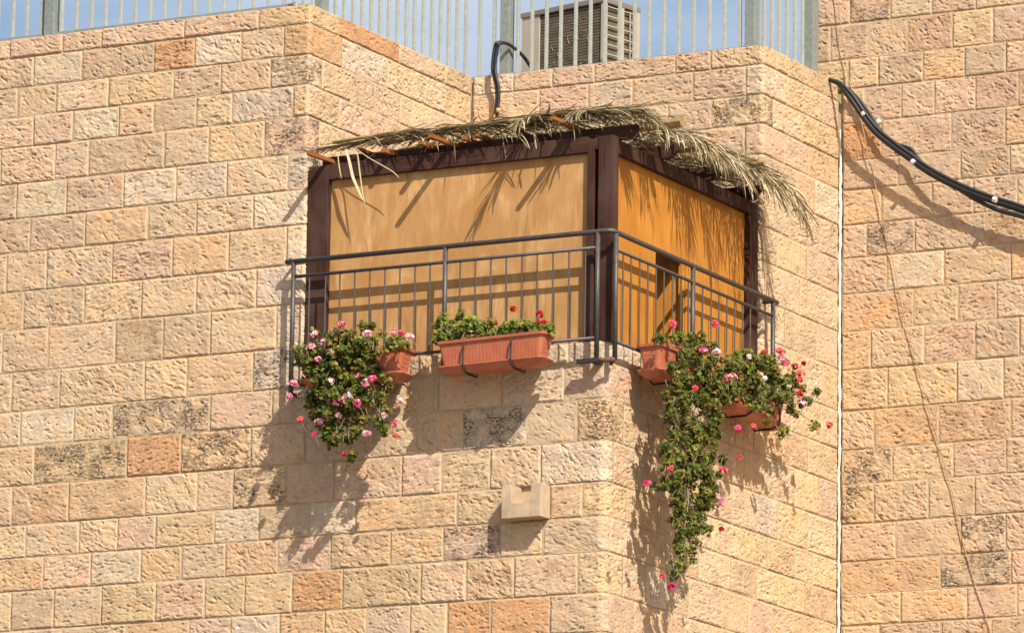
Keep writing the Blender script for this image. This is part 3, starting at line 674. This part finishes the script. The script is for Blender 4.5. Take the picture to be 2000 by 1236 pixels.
# ------------------------------------------------------------------ palm fronds laid on the roof
RZ = 2.212
def leaf_strip(mb, pts, w, side, col, fold=0.25):
    n = len(pts); vs = []; fs = []
    for i, p in enumerate(pts):
        t = i/(n-1); ww = w*(0.55+1.2*t)*(1-t)**0.55*1.35 if t < 1 else 0
        ww = max(ww, 0.0006)
        vs += [p - side*ww*0.5, p + side*ww*0.5]
    for i in range(n-1): fs.append((2*i, 2*i+1, 2*i+3, 2*i+2))
    mb.add(vs, fs, col)
PAL = [(0.44, 0.355, 0.215), (0.36, 0.30, 0.175), (0.27, 0.225, 0.125), (0.215, 0.195, 0.10), (0.52, 0.43, 0.285), (0.17, 0.125, 0.075), (0.30, 0.215, 0.12)]
def inside(p): return -2.62 < p.x < 0.06 and 0.02 < p.y < 2.62
def frond(base, tip, seed, label, nleaf=54, ll=0.42, droop=0.5, lift=0.0, rach=0.011, spread=1.0, curlk=1.0, over=1.0, group='dry palm fronds on the booth roof'):
    rs = random.Random(seed); base = Vector(base); tip = Vector(tip); d = tip-base; L = d.length
    lat = Vector((0, 0, 1)).cross(d).normalized(); bend = rs.uniform(-0.10, 0.10)
    pts = []
    for i in range(15):
        t = i/14; p = base + d*t + lat*(bend*math.sin(math.pi*t)) + Vector((0, 0, lift*math.sin(math.pi*t*0.9)))
        out = max(0, p.x-0.10) + max(0, -p.y-0.02)*1.0
        p.z -= droop*over*out**1.6*1.6
        pts.append(p)
    root = empty('palm_frond', tuple(base)); tag(root, label, 'palm frond', group)
    mb = MB(); mb.tube(pts, [rach*(1.5-1.3*i/14) for i in range(15)], 6, col=(0.30, 0.20, 0.09)); mb.build('stem', MAT['stem'], root, colattr=True)
    mb = MB()
    for k in range(nleaf):
        t = 0.10 + 0.90*(k+rs.random()*0.6)/nleaf
        f = min(t, 0.999)*14; i = int(f); p0 = pts[i].lerp(pts[i+1], f-i); al = (pts[i+1]-pts[i]).normalized()
        for sgn in (-1, 1):
            a = math.radians(rs.gauss(38 - 18*t, 10)*spread); roll = rs.gauss(-0.05, 0.30)
            sd_ = lat*sgn
            dirv = al*math.cos(a) + (sd_*math.cos(roll) + Vector((0, 0, 1))*math.sin(roll))*math.sin(a)
            l = ll*(0.45+0.75*math.sin(math.pi*min(1, 0.18+0.72*t)))*rs.uniform(0.7, 1.1); ns_ = 5
            curl = rs.gauss(0.7, 0.35) if rs.random() < 0.6 else rs.uniform(1.2, 3.2)
            q = [p0.copy()]; dv = dirv.copy()
            for s in range(ns_):
                dv = (dv + Vector((rs.gauss(0, .05), rs.gauss(0, .05), -curl*curlk*0.22*(s+1)/ns_))).normalized()
                nq = q[-1] + dv*(l/ns_)
                if inside(nq): nq.z = max(nq.z, RZ-0.012+rs.random()*0.03)
                q.append(nq)
            wd = dirv.cross(Vector((rs.gauss(0, .5), rs.gauss(0, .5), 1))).normalized()
            c = PAL[rs.choice([0, 0, 1, 2, 2, 3, 4, 4, 5, 5, 6])]; j = rs.uniform(0.65, 1.25)
            leaf_strip(mb, q, rs.uniform(0.008, 0.015), wd, (c[0]*j, c[1]*j, c[2]*j))
    lf = mb.build('leaflets', MAT['frond'], root, colattr=True); lf['kind'] = 'stuff'
    return root
rs = random.Random(21)
G = 'dry palm fronds on the booth roof'
FL = 'dry straw coloured palm frond lying across the booth roof'
# along the front edge
FK = dict(spread=0.42, curlk=0.45)
frond((-2.50, 0.02, RZ+0.050), (-0.55, 0.09, RZ+0.03), 1, 'palm frond along the front edge with a cut brown stem end above the corner post', 64, 0.34, 0.5, 0.02, **FK)
frond((-0.25, 0.12, RZ+0.05), (-2.62, 0.07, RZ+0.02), 2, FL, 64, 0.36, 0.5, 0.02, **FK)
frond((-1.45, 0.06, RZ+0.04), (0.30, 0.06, RZ+0.05), 3, FL, 64, 0.34, 0.4, 0.03, **FK)
frond((-0.9, 0.05, RZ+0.06), (-2.55, 0.12, RZ+0.04), 4, FL, 52, 0.30, 0.4, 0.02, spread=0.6, curlk=0.6)
frond((-1.9, 0.16, RZ+0.05), (0.20, 0.09, RZ+0.08), 41, FL, 60, 0.34, 0.5, 0.04, spread=0.5, curlk=0.6)
frond((-1.1, 0.06, RZ+0.07), (0.26, 0.14, RZ+0.07), 42, FL, 60, 0.30, 0.7, 0.05, spread=0.8, curlk=0.8)
frond((-0.55, 1.6, RZ+0.06), (-0.66, -0.36, RZ+0.03), 43, 'palm frond with a short bunched tip sticking out over the front beam', 60, 0.26, 0.35, 0.03, spread=0.75, curlk=0.9)
frond((-0.10, 1.2, RZ+0.06), (-0.24, -0.20, RZ+0.06), 44, 'palm frond with its tip curling over the corner post', 50, 0.24, 0.6, 0.03, spread=0.8, curlk=1.2)
# across the roof, tips hanging over the side
sp_ = [(0.12, 0.24, .05), (0.34, 0.30, .06), (0.58, 0.22, .05), (0.90, 0.34, .06), (1.04, 0.40, .07), (1.24, 0.36, .06), (1.42, 0.46, .06), (1.55, 0.42, .06), (1.70, 0.38, .08), (1.84, 0.46, .06), (1.95, 0.44, .07), (2.10, 0.48, .07), (2.22, 0.44, .06), (2.32, 0.56, .07), (2.42, 0.46, .05), (2.48, 0.52, .06)]
for i, (y, ov, h) in enumerate(sp_):
    lab = 'longest palm frond whose tip hangs out past the far booth post' if i == len(sp_)-1 else ['palm frond drooping over the orange side wall beside the corner post', 'palm frond drooping above the door opening in the orange side wall', 'palm frond drooping over the orange wall between door opening and far post', 'palm frond drooping beside the top of the far booth post'][0 if y < 0.7 else 1 if y < 1.35 else 2 if y < 2.05 else 3]
    frond((rs.uniform(-2.3, -1.5), y+rs.uniform(-.15, .15), RZ+h-0.02), (ov, y+rs.uniform(-.04, .10), RZ+h+rs.uniform(0, 0.03)), 60+i, lab, 84, 0.40, 1.0, 0.04, spread=1.15, curlk=1.0+0.9*(i % 3 == 1), over=1.0, group='palm fronds hanging over the side')
# reversed ones, cut stem ends pointing out to the side
for i, (px, py, y, x1) in enumerate(((1333, 238, 0.55, 0.36), (1493, 318, 2.0, 0.14), (1388, 289, 1.1, 0.14))):
    P = hit(px, py, 1, y)
    frond(tuple(P), (-2.2, y+0.2, RZ+0.05), 90+i, ['palm frond with a thick cut stem end pointing out over the side beams', 'palm frond with its cut stem end near the far post', 'palm frond with a short cut stem above the middle cross beam'][i], 44, 0.36, 0.0, 0.0, rach=0.027 if i == 0 else 0.014, over=0)
for i in range(4):
    frond((-2.5, 0.5+0.55*i, RZ+0.03), (-0.3, 0.6+0.5*i, RZ+0.04), 120+i, FL, 48, 0.4, 0.3, 0.03)
# loose leaflets dangling in front of the plywood
dg = empty('palm_frond', tuple(hit(690, 290, 1, -0.10))); tag(dg, 'few long loose palm leaflets dangling over the pale plywood', 'palm frond')
for pl, w in (([(676, 292), (683, 318), (689, 345), (696, 362), (709, 392)], 0.030), ([(690, 290), (698, 302), (702, 330), (707, 368), (713, 404)], 0.014), ([(697, 292), (720, 308), (748, 324), (768, 336), (780, 348)], 0.012), ([(660, 303), (662, 322), (667, 350)], 0.012), ([(740, 296), (722, 306), (703, 320)], 0.010), ([(612, 322), (603, 334), (590, 342), (575, 350)], 0.009), ([(640, 290), (618, 318), (598, 340), (580, 360)], 0.006), ([(605, 307), (585, 318), (566, 330), (545, 343)], 0.006), ([(1015, 258), (1028, 275), (1035, 292)], 0.012), ([(1043, 262), (1046, 280), (1048, 292)], 0.016), ([(1118, 238), (1121, 255), (1123, 275)], 0.009), ([(998, 258), (1018, 272), (1032, 290)], 0.01)):
    P = [Vector(hit(x, y, 1, -0.11)) for x, y in pl]; P = smooth_path(P, 3)
    m = MB(); leaf_strip(m, P, w*0.75, Vector((0.8, 0.5, 0.1)).normalized(), rs.choice(PAL[:3]+[PAL[4]])); m.build('leaflet', MAT['frond'], dg, colattr=True)

# ------------------------------------------------------------------ iron balcony railing
rl = empty('balcony_railing', (-1.4, -0.112, 0.29)); tag(rl, 'dark iron balcony railing around the booth', 'railing')
RY, RX = -0.112, 0.095; Z1, Z2, Z3 = 1.285, 1.160, 0.448
def tube_part(name, pts, r, mat='iron', n=10, parent=rl):
    m = MB(); m.tube(pts, r, n); return m.build(name, MAT[mat], parent, smooth=False if n < 7 else True)
yD0 = -0.085
tube_part('handrail', [(-2.835, RY, Z1), (-0.045, RY, Z1), (0.015, RY+0.004, Z1+0.003), (0.075, RY+0.012, Z1), (RX, yD0+0.02, Z1-0.006), (RX, 0.2, Z1-0.01), (RX, 2.82, Z1-0.02)], 0.0205)
tube_part('middle_rail', [(-2.765, RY, Z2), (-0.04, RY, Z2)], 0.0135); tube_part('middle_rail', [(RX, yD0+0.02, Z2-0.02), (RX, 2.745, Z2-0.02)], 0.0135)
tube_part('bottom_rail', [(-2.765, RY, Z3), (-0.04, RY, Z3)], 0.0135); tube_part('bottom_rail', [(RX, yD0+0.02, Z3-0.03), (RX, 2.745, Z3-0.03)], 0.0135)
for x, zb in ((-2.765, 0.20), (-1.386, 0.285), (-0.040, 0.285)): tube_part('post', [(x, RY, zb), (x, RY, Z1)], 0.0195)
for y, zb in ((yD0+0.02, 0.275), (1.276, 0.2), (2.745, 0.2)): tube_part('post', [(RX, y, zb), (RX, y, Z1-0.02)], 0.0195)
tube_part('stub', [(RX, 2.745, Z1-0.02), (-0.02, 2.78, Z1-0.02)], 0.016); tube_part('stub', [(-2.80, RY, Z1+0.02), (-2.80, 0.01, Z1+0.02)], 0.014)
for x, z in ((-2.765, 0.215), (-1.386, 0.30)): tube_part('stub', [(x, RY, z), (x, 0.01, z)], 0.016)
for y in (1.276, 2.745): tube_part('stub', [(RX, y, 0.215), (-0.01, y, 0.215)], 0.016)
for px in (603, 634.5, 662.5, 691.6, 721, 750.7, 780, 809.5, 839, 897.7, 927.5, 957.6, 988, 1018.5, 1048.6, 1079.4, 1110.5, 1143):
    x = float(hit_z(px, 0.85, 1, RY)[0]); tube_part('baluster', [(x, RY, Z3), (x, RY, Z2)], 0.0065, n=6)
for px in (1216.5, 1232, 1249, 1265, 1281, 1296.5, 1313, 1329.6, 1344, 1372, 1388.7, 1403.7, 1419, 1434.6, 1450, 1465, 1495):
    y = float(hit_z(px, 0.85, 0, RX)[1]); tube_part('baluster', [(RX, y, Z3-0.03), (RX, y, Z2-0.02)], 0.0065, n=6)
m = MB(); m.box(-0.205, -0.015, -0.135, -0.085, 0.255, 0.290); m.build('bracket', MAT['black_iron'], rl, bevel=0.003)
m = MB(); m.box(-0.10, -0.04, -0.09, 0.01, 0.257, 0.287); m.build('bracket', MAT['black_iron'], rl, bevel=0.003)
tube_part('corner_stub', [(-0.045, RY, 0.283), (0.02, RY+0.0, 0.268), (RX+0.005, yD0+0.015, 0.276)], 0.019, 'rust')
tube_part('corner_stub', [(RX-0.02, yD0+0.02, 0.268), (0.02, 0.02, 0.262)], 0.016, 'rust')

# ------------------------------------------------------------------ planters
def rrect(L, Wd, r, n=4):
    out = []
    for cx, cy, a0 in ((L-r, Wd-r, 0), (-L+r, Wd-r, 90), (-L+r, -Wd+r, 180), (L-r, -Wd+r, 270)):
        for k in range(n+1):
            a = math.radians(a0+90*k/n); out.append((cx+r*math.cos(a), cy+r*math.sin(a)))
    return out
def planter(cx, cy, ztop, rot, label, L=0.48, tilt=0.0, group='terracotta planters on the railing', hooks=(0.2, -0.22)):
    pl = empty('flower_planter', (cx, cy, ztop-0.21)); tag(pl, label, 'planter', group)
    ca, sa = math.cos(rot), math.sin(rot)
    def T(x, y, z): return (cx + x*ca - y*sa, cy + x*sa + y*ca, ztop + z + tilt*x)
    def loft(name, levels, mat, closed_top=False):
        m = MB(); n = 20; vs = []; fs = []
        for hl, hw, z, r in levels: vs += [T(x, y, z) for x, y in rrect(hl, hw, r)]
        for i in range(len(levels)-1):
            for k in range(n): k2 = (k+1) % n; fs.append((i*n+k, i*n+k2, (i+1)*n+k2, (i+1)*n+k))
        fs.append(tuple(range(n-1, -1, -1)))
        if closed_top: fs.append(tuple((len(levels)-1)*n+k for k in range(n)))
        m.add(vs, fs); return m.build(name, MAT[mat], pl)
    body = loft('box', [(L-0.055, 0.070, -0.212, 0.03), (L-0.02, 0.094, -0.022, 0.03), (L-0.004, 0.108, -0.0215, 0.035), (L, 0.112, 0.0, 0.035), (L-0.012, 0.100, 0.0, 0.03), (L-0.03, 0.088, -0.035, 0.03)], 'planter')
    for i in range(25):                                       # shallow vertical ribs of the long sides and ends
        x = -L+0.075 + (2*L-0.15)*i/24
        if i % 2: continue
    ribs = MB()
    for i in range(27):
        x = -(L-0.08) + 2*(L-0.08)*i/26
        for sy in (-1, 1):
            a = T(x*0.985, sy*0.0728, -0.20); b = T(x, sy*0.0938, -0.03); ribs.bar(a, b, 0.004, 0.0022, up=(-sa, ca, 0))
    for sx in (-1, 1):
        for k in range(5):
            z = -0.185+0.034*k; xx = sx*(L-0.055+0.035*(z+0.212)/0.19); ribs.bar(T(xx, -0.05, z), T(xx, 0.05, z), 0.003, 0.003)
    rb = ribs.build('ribs', MAT['planter'], body); rb['kind'] = 'stuff'
    loft('tray', [(L-0.075, 0.070, -0.256, 0.03), (L-0.035, 0.104, -0.226, 0.035), (L-0.015, 0.118, -0.206, 0.04), (L-0.015, 0.118, -0.197, 0.04), (L-0.05, 0.09, -0.198, 0.03)], 'planter')
    loft('soil', [(L-0.03, 0.088, -0.034, 0.03), (L-0.035, 0.085, -0.028, 0.03)], 'soil', True)
    for hx in hooks:
        m = MB(); m.tube([T(hx, 0.135, 0.01), T(hx, 0.125, -0.02)] if False else [T(hx, -0.106, -0.03), T(hx, -0.118, -0.05), T(hx, -0.127, -0.20), T(hx, -0.114, -0.238), T(hx, -0.06, -0.264), T(hx, 0.10, -0.266), T(hx, 0.128, -0.23), T(hx, 0.130, 0.0)], 0.0085, 6)
        m.build('bracket', MAT['black_iron'], pl)
    return T
PY = -0.250
TA1 = planter(-2.09, PY, 0.466, 0.0, 'terracotta planter half hidden by trailing pink geraniums on the front railing')
TA2 = planter(-0.845, PY-0.01, 0.478, 0.0, 'terracotta planter with upright leaves and red blooms on the front railing', tilt=0.018)
TD1 = planter(0.225, 0.735, 0.448, math.pi/2, 'terracotta planter with one bare end nearest the railing corner', L=0.49, hooks=(-0.2, 0.25))
TD2 = planter(0.24, 2.02, 0.395, math.pi/2, 'terracotta planter under a bushy plant at the far end of the side railing', tilt=-0.045, hooks=(0.30, -0.2))

# ------------------------------------------------------------------ geraniums
LEAFP = []
for k in range(11):
    a = math.radians(-150 + 300*k/10); r = 1.0 if k % 2 == 0 else 0.74
    LEAFP.append((r*math.sin(a), r*math.cos(a)))
def add_leaf(mb, p, nrm, size, col, rs):
    nrm = nrm.normalized(); t = nrm.cross(Vector((rs.gauss(0, 1), rs.gauss(0, 1), rs.gauss(0, 1)))).normalized(); b = nrm.cross(t)
    cup = rs.uniform(-0.25, 0.45)
    vs = [p] + [p + (t*x + b*y)*size + nrm*(cup*size*(x*x+y*y)*(1+0.3*rs.gauss(0, 1))) for x, y in LEAFP]
    mb.add(vs, [(0, i, i+1) for i in range(1, len(LEAFP))], col)
GREEN = [(0.105, 0.130, 0.016), (0.085, 0.110, 0.015), (0.135, 0.160, 0.018), (0.062, 0.085, 0.014), (0.18, 0.20, 0.026), (0.050, 0.068, 0.012), (0.120, 0.098, 0.02)]
DRYC = [(0.26, 0.19, 0.03), (0.30, 0.14, 0.03), (0.20, 0.12, 0.05), (0.34, 0.25, 0.03)]
OUT = Vector((0.55, -0.62, 0.55)).normalized()
def clump(mb, c, r, n, rs, dry=0.06, size=(0.014, 0.026), bright=1.0):
    for _ in range(n):
        d = Vector((rs.gauss(0, 1), rs.gauss(0, 1), rs.gauss(0, 1))).normalized()
        rr = r*rs.random()**0.35
        p = c + d*rr
        nv = d*0.5 + OUT*0.75 + Vector((rs.gauss(0, .4), rs.gauss(0, .4), rs.gauss(0, .4)))
        col = rs.choice(DRYC) if rs.random() < dry else rs.choice(GREEN); j = rs.uniform(0.75, 1.25)*bright
        add_leaf(mb, p, nv, rs.uniform(*size), (col[0]*j, col[1]*j, col[2]*j), rs)
PINK = (0.80, 0.10, 0.23); PALE = (0.85, 0.50, 0.60); WHITE = (0.86, 0.72, 0.76); RED = (0.46, 0.008, 0.02); CORAL = (0.80, 0.13, 0.13); MAG = (0.62, 0.05, 0.20); DPINK = (0.80, 0.08, 0.26)
def bloom(parent, c, rad, cols, rs, n=13):
    mb = MB()
    for _ in range(n):
        d = (Vector((rs.gauss(0, 1), rs.gauss(0, 1), rs.gauss(0, 1))).normalized()*0.8 + OUT*0.5).normalized(); p = c + Vector((d.x, d.y, d.z*0.75))*rad*rs.uniform(0.45, 1.25)
        t = d.cross(Vector((0.3, 0.2, 1))).normalized(); b = d.cross(t); a0 = rs.random()*6.28; s = rs.uniform(0.013, 0.019)
        for k in range(5):
            a = a0 + k*2*math.pi/5; e = t*math.cos(a) + b*math.sin(a); g_ = t*-math.sin(a) + b*math.cos(a)
            col = rs.choice(cols); j = rs.uniform(0.85, 1.12); up_ = d*s*0.35
            mb.add([p, p+e*s*0.6-g_*s*0.42+up_*.6, p+e*s*1.05-g_*s*0.2+up_, p+e*s*1.05+g_*s*0.2+up_, p+e*s*0.6+g_*s*0.42+up_*.6], [(0, 1, 2, 3, 4)], (min(col[0]*j, .95), col[1]*j, col[2]*j))
    return mb.build('flower_cluster', MAT['petal'], parent, colattr=True)
def plant(label, base, blobs, axis, val, thick, dens, seed, size=(0.013, 0.023), dry=0.06, bright=0.92, group=None):
    """blobs: (px, py, rx, ry[, depth shift]) ellipses measured in the photo, given the depth of the planter they grow in"""
    rs = random.Random(seed); root = empty('geranium', tuple(base)); tag(root, label, 'plant', group)
    mb = MB(); st = MB(); sc = 247.0; sx = 227.0 if axis == 1 else 113.4
    prev = Vector(base)
    for bl in blobs:
        px, py, rx, ry = bl[:4]; dv = bl[4] if len(bl) > 4 else 0.0
        ncl = max(2, int(rx*ry/62*dens))
        cc = Vector(hit(px, py, axis, val+dv))
        st.tube(smooth_path([prev.lerp(Vector(base), 0.4), cc.lerp(Vector(base), 0.5)+Vector((0, 0, 0.02)), cc], 4), 0.0035, 5)
        prev = cc
        for _ in range(ncl):
            a = rs.random()*2*math.pi; q = math.sqrt(rs.random())
            u = px + rx*q*math.cos(a); v = py + ry*q*math.sin(a)
            dep = val + dv + (rs.random()-0.5)*thick*math.sqrt(max(0.05, 1-q*q))
            c = Vector(hit(u, v, axis, dep)); r = rs.uniform(0.028, 0.05)
            clump(mb, c, r, int(rs.uniform(16, 27)), rs, dry*rs.choice([0.3, 0.6, 1, 2.5]), size, bright*rs.uniform(0.8, 1.2))
            if rs.random() < 0.30:
                st.tube([c, c+Vector((rs.gauss(0, .04), rs.gauss(0, .04), rs.gauss(0.0, .05)))], 0.0022, 4)
    for _ in range(int(len(blobs)*0.8)):
        bl = rs.choice(blobs); dv = bl[4] if len(bl) > 4 else 0.0; out = (-1 if axis == 1 else 1)*(thick*0.55)
        x0_, y0_ = bl[0]+rs.uniform(-1, 1)*bl[2], bl[1]+rs.uniform(-.6, .6)*bl[3]; ln = rs.uniform(10, 28)
        st.tube(smooth_path([hit(x0_, y0_, axis, val+dv+out*0.6), hit(x0_+rs.gauss(0, 3), y0_+ln*.5, axis, val+dv+out), hit(x0_+rs.gauss(0, 9), y0_+ln, axis, val+dv+out*0.8)], 3), 0.0014, 4)
    fo = mb.build('foliage', MAT['leaf'], root, colattr=True); fo['kind'] = 'stuff'
    so_ = st.build('stems', MAT['twig'], root); so_['kind'] = 'stuff'
    return root, rs
def blooms(root, rs, lst, axis, val):
    st = MB()
    for px, py, rad, cols in lst:
        c = Vector(hit(px, py, axis, val)); bloom(root, c, rad*0.85, cols, rs, int(9+rad*150))
        back = Vector((rs.gauss(0, .03), 0.06 if axis == 1 else 0, -0.09)) + (Vector((-0.06, 0, 0)) if axis == 0 else Vector((0, 0, 0)))
        st.tube([c, c+back*0.5+Vector((0, 0, .005)), c+back], 0.0022, 4)
    st.build('flower_stalks', MAT['twig'], root)['kind'] = 'stuff'
# left trailing plant
b1 = [(600, 690, 26, 26), (650, 668, 42, 34), (705, 655, 42, 26), (760, 672, 42, 14), (640, 705, 60, 32), (690, 690, 45, 34), (620, 738, 34, 40), (672, 735, 55, 46), (712, 715, 26, 28), (655, 778, 58, 40), (700, 780, 34, 34), (640, 820, 34, 34), (668, 838, 32, 26), (655, 855, 24, 16), (748, 752, 12, 26), (742, 806, 15, 32), (752, 835, 12, 14), (690, 884, 10, 12), (735, 700, 10, 20), (700, 820, 18, 18)]
r1, rs1 = plant('trailing geranium with pink and white blooms hanging below the front railing', TA1(-0.1, 0, -0.02), b1, 1, -0.375, 0.26, 1.05, 11, dry=0.08)
o6 = lambda x, y: (560+x/2.79, 600+y/2.79)
PW = [PINK, PALE, WHITE, WHITE]; PP = [PINK, DPINK, PALE]
bl = [(295, 100, .05, PP), (150, 147, .042, PW), (250, 138, .038, PW), (198, 193, .05, PW), (135, 217, .05, PW), (440, 145, .058, PW), (575, 147, .052, [PINK, CORAL, PALE]), (625, 142, .03, [CORAL, PINK]), (670, 165, .055, [CORAL, PALE, WHITE]), (250, 247, .03, PW), (168, 285, .035, [PALE, CORAL]), (388, 376, .045, PP), (462, 390, .048, PP), (430, 415, .05, PW), (232, 408, .055, [WHITE, PALE, WHITE]), (35, 415, .045, PP), (335, 478, .065, [WHITE, PALE, WHITE]), (280, 515, .06, [DPINK, PALE, PINK]), (382, 520, .05, PP), (315, 505, .05, [PALE, PINK]), (18, 487, .04, [MAG, PALE]), (75, 612, .03, [CORAL]), (178, 622, .045, PW), (280, 590, .026, PW), (432, 685, .045, [PALE, PINK, WHITE]), (530, 590, .032, PW), (615, 510, .03, [WHITE, PALE]), (270, 710, .04, PW), (580, 640, .035, [MAG, PINK]), (312, 800, .03, [MAG, PINK]), (150, 690, .022, [DPINK]), (590, 700, .02, [CORAL])]
blooms(r1, rs1, [(*o6(x, y), r*0.74, c) for x, y, r, c in bl], 1, -0.46)
# middle upright plant
b2 = [(866, 634, 14, 12), (884, 642, 14, 12), (899, 626, 15, 15), (908, 648, 15, 14), (925, 636, 16, 14), (940, 650, 16, 12), (958, 638, 14, 11), (972, 648, 15, 10), (990, 645, 12, 9), (1000, 640, 13, 11), (1018, 636, 14, 12), (1026, 643, 9, 9), (1043, 640, 8, 7), (1068, 643, 8, 6), (855, 660, 9, 10), (872, 668, 16, 8), (865, 652, 8, 8), (918, 664, 14, 6)]
r2, rs2 = plant('low upright green geranium with dark red blooms in the middle front planter', TA2(0, 0, -0.02), b2, 1, -0.27, 0.13, 2.2, 12, size=(0.016, 0.030), dry=0.05, bright=1.25)
blooms(r2, rs2, [(1002, 604, .028, [RED]), (1055, 614, .034, [RED]), (1053, 634, .034, [RED]), (1063, 631, .026, [RED]), (967, 632, .012, [RED])], 1, -0.26)
# long hanging plant on the side
b3 = [(1292, 656, 18, 8, -0.12), (1320, 662, 22, 10, -0.1), (1358, 662, 26, 12, -0.08), (1345, 685, 34, 16, -0.03), (1378, 690, 24, 24), (1340, 720, 34, 24), (1385, 725, 34, 30), (1330, 760, 34, 28), (1375, 765, 36, 30), (1325, 800, 28, 26), (1365, 805, 40, 32), (1335, 838, 40, 26), (1375, 845, 36, 26), (1325, 880, 34, 26), (1365, 885, 32, 26), (1405, 896, 9, 8), (1330, 915, 38, 24), (1370, 920, 36, 22), (1300, 945, 34, 12), (1345, 950, 36, 26), (1385, 960, 14, 24), (1345, 985, 34, 24), (1375, 985, 20, 18), (1325, 1020, 22, 16), (1355, 1020, 30, 20), (1340, 1050, 26, 18), (1345, 1075, 22, 16), (1332, 1100, 16, 14), (1322, 1125, 9, 14), (1380, 1035, 12, 8)]
r3, rs3 = plant('long ivy geranium trailing far down the side wall', TD1(0.1, 0, -0.02), b3, 0, 0.42, 0.24, 1.35, 13, dry=0.13, bright=0.82)
blooms(r3, rs3, [(1313, 633, .034, [PINK, CORAL]), (1397, 633, .034, [PINK, CORAL]), (1373, 683, .036, PP), (1400, 688, .042, [WHITE, PALE]), (1424, 738, .060, [DPINK, PINK, PALE]), (1411, 919, .040, [CORAL, PINK]), (1265, 944, .036, [PINK, DPINK]), (1409, 982, .040, [MAG, PALE]), (1312, 1146, .034, [RED, MAG]), (1440, 838, .034, [PINK, MAG]), (1358, 758, .022, [CORAL]), (1444, 892, .018, [CORAL]), (1409, 1033, .016, [RED]), (1293, 1124, .016, [CORAL]), (1310, 914, .018, [CORAL])], 0, 0.53)
# bushy plant at the far end
b4 = [(1425, 705, 22, 16), (1455, 698, 26, 14), (1490, 702, 26, 14), (1520, 712, 18, 14), (1440, 730, 34, 24), (1485, 735, 36, 26), (1525, 742, 26, 24), (1455, 765, 36, 22), (1500, 772, 34, 18), (1545, 765, 20, 26), (1568, 770, 12, 20), (1578, 780, 8, 8), (1594, 768, 6, 6), (1420, 770, 22, 18), (1480, 790, 20, 14), (1555, 800, 12, 14), (1526, 845, 9, 12), (1594, 828, 8, 5), (1500, 812, 10, 10), (1412, 740, 20, 24)]
r4, rs4 = plant('bushy geranium with coral red tips at the far end of the side railing', TD2(0.05, 0, -0.02), b4, 0, 0.385, 0.26, 1.35, 14, dry=0.06, bright=0.95)
blooms(r4, rs4, [(1524, 686, .036, [PINK, CORAL]), (1528, 700, .036, [PALE, PINK, WHITE]), (1532, 711, .028, [PINK]), (1563, 730, .036, [CORAL]), (1559, 768, .042, [CORAL, RED]), (1562, 742, .026, [RED, CORAL]), (1567, 789, .034, [PALE, MAG, WHITE]), (1553, 716, .024, [RED]), (1569, 710, .014, [RED]), (1620, 830, .030, [CORAL, RED]), (1493, 739, .020, [WHITE]), (1492, 687, .016, [CORAL]), (1463, 697, .016, [WHITE]), (1471, 833, .022, [CORAL]), (1540, 755, .012, [WHITE])], 0, 0.50)

print('stones', stone_no[0], 'objects', len(bpy.data.objects))
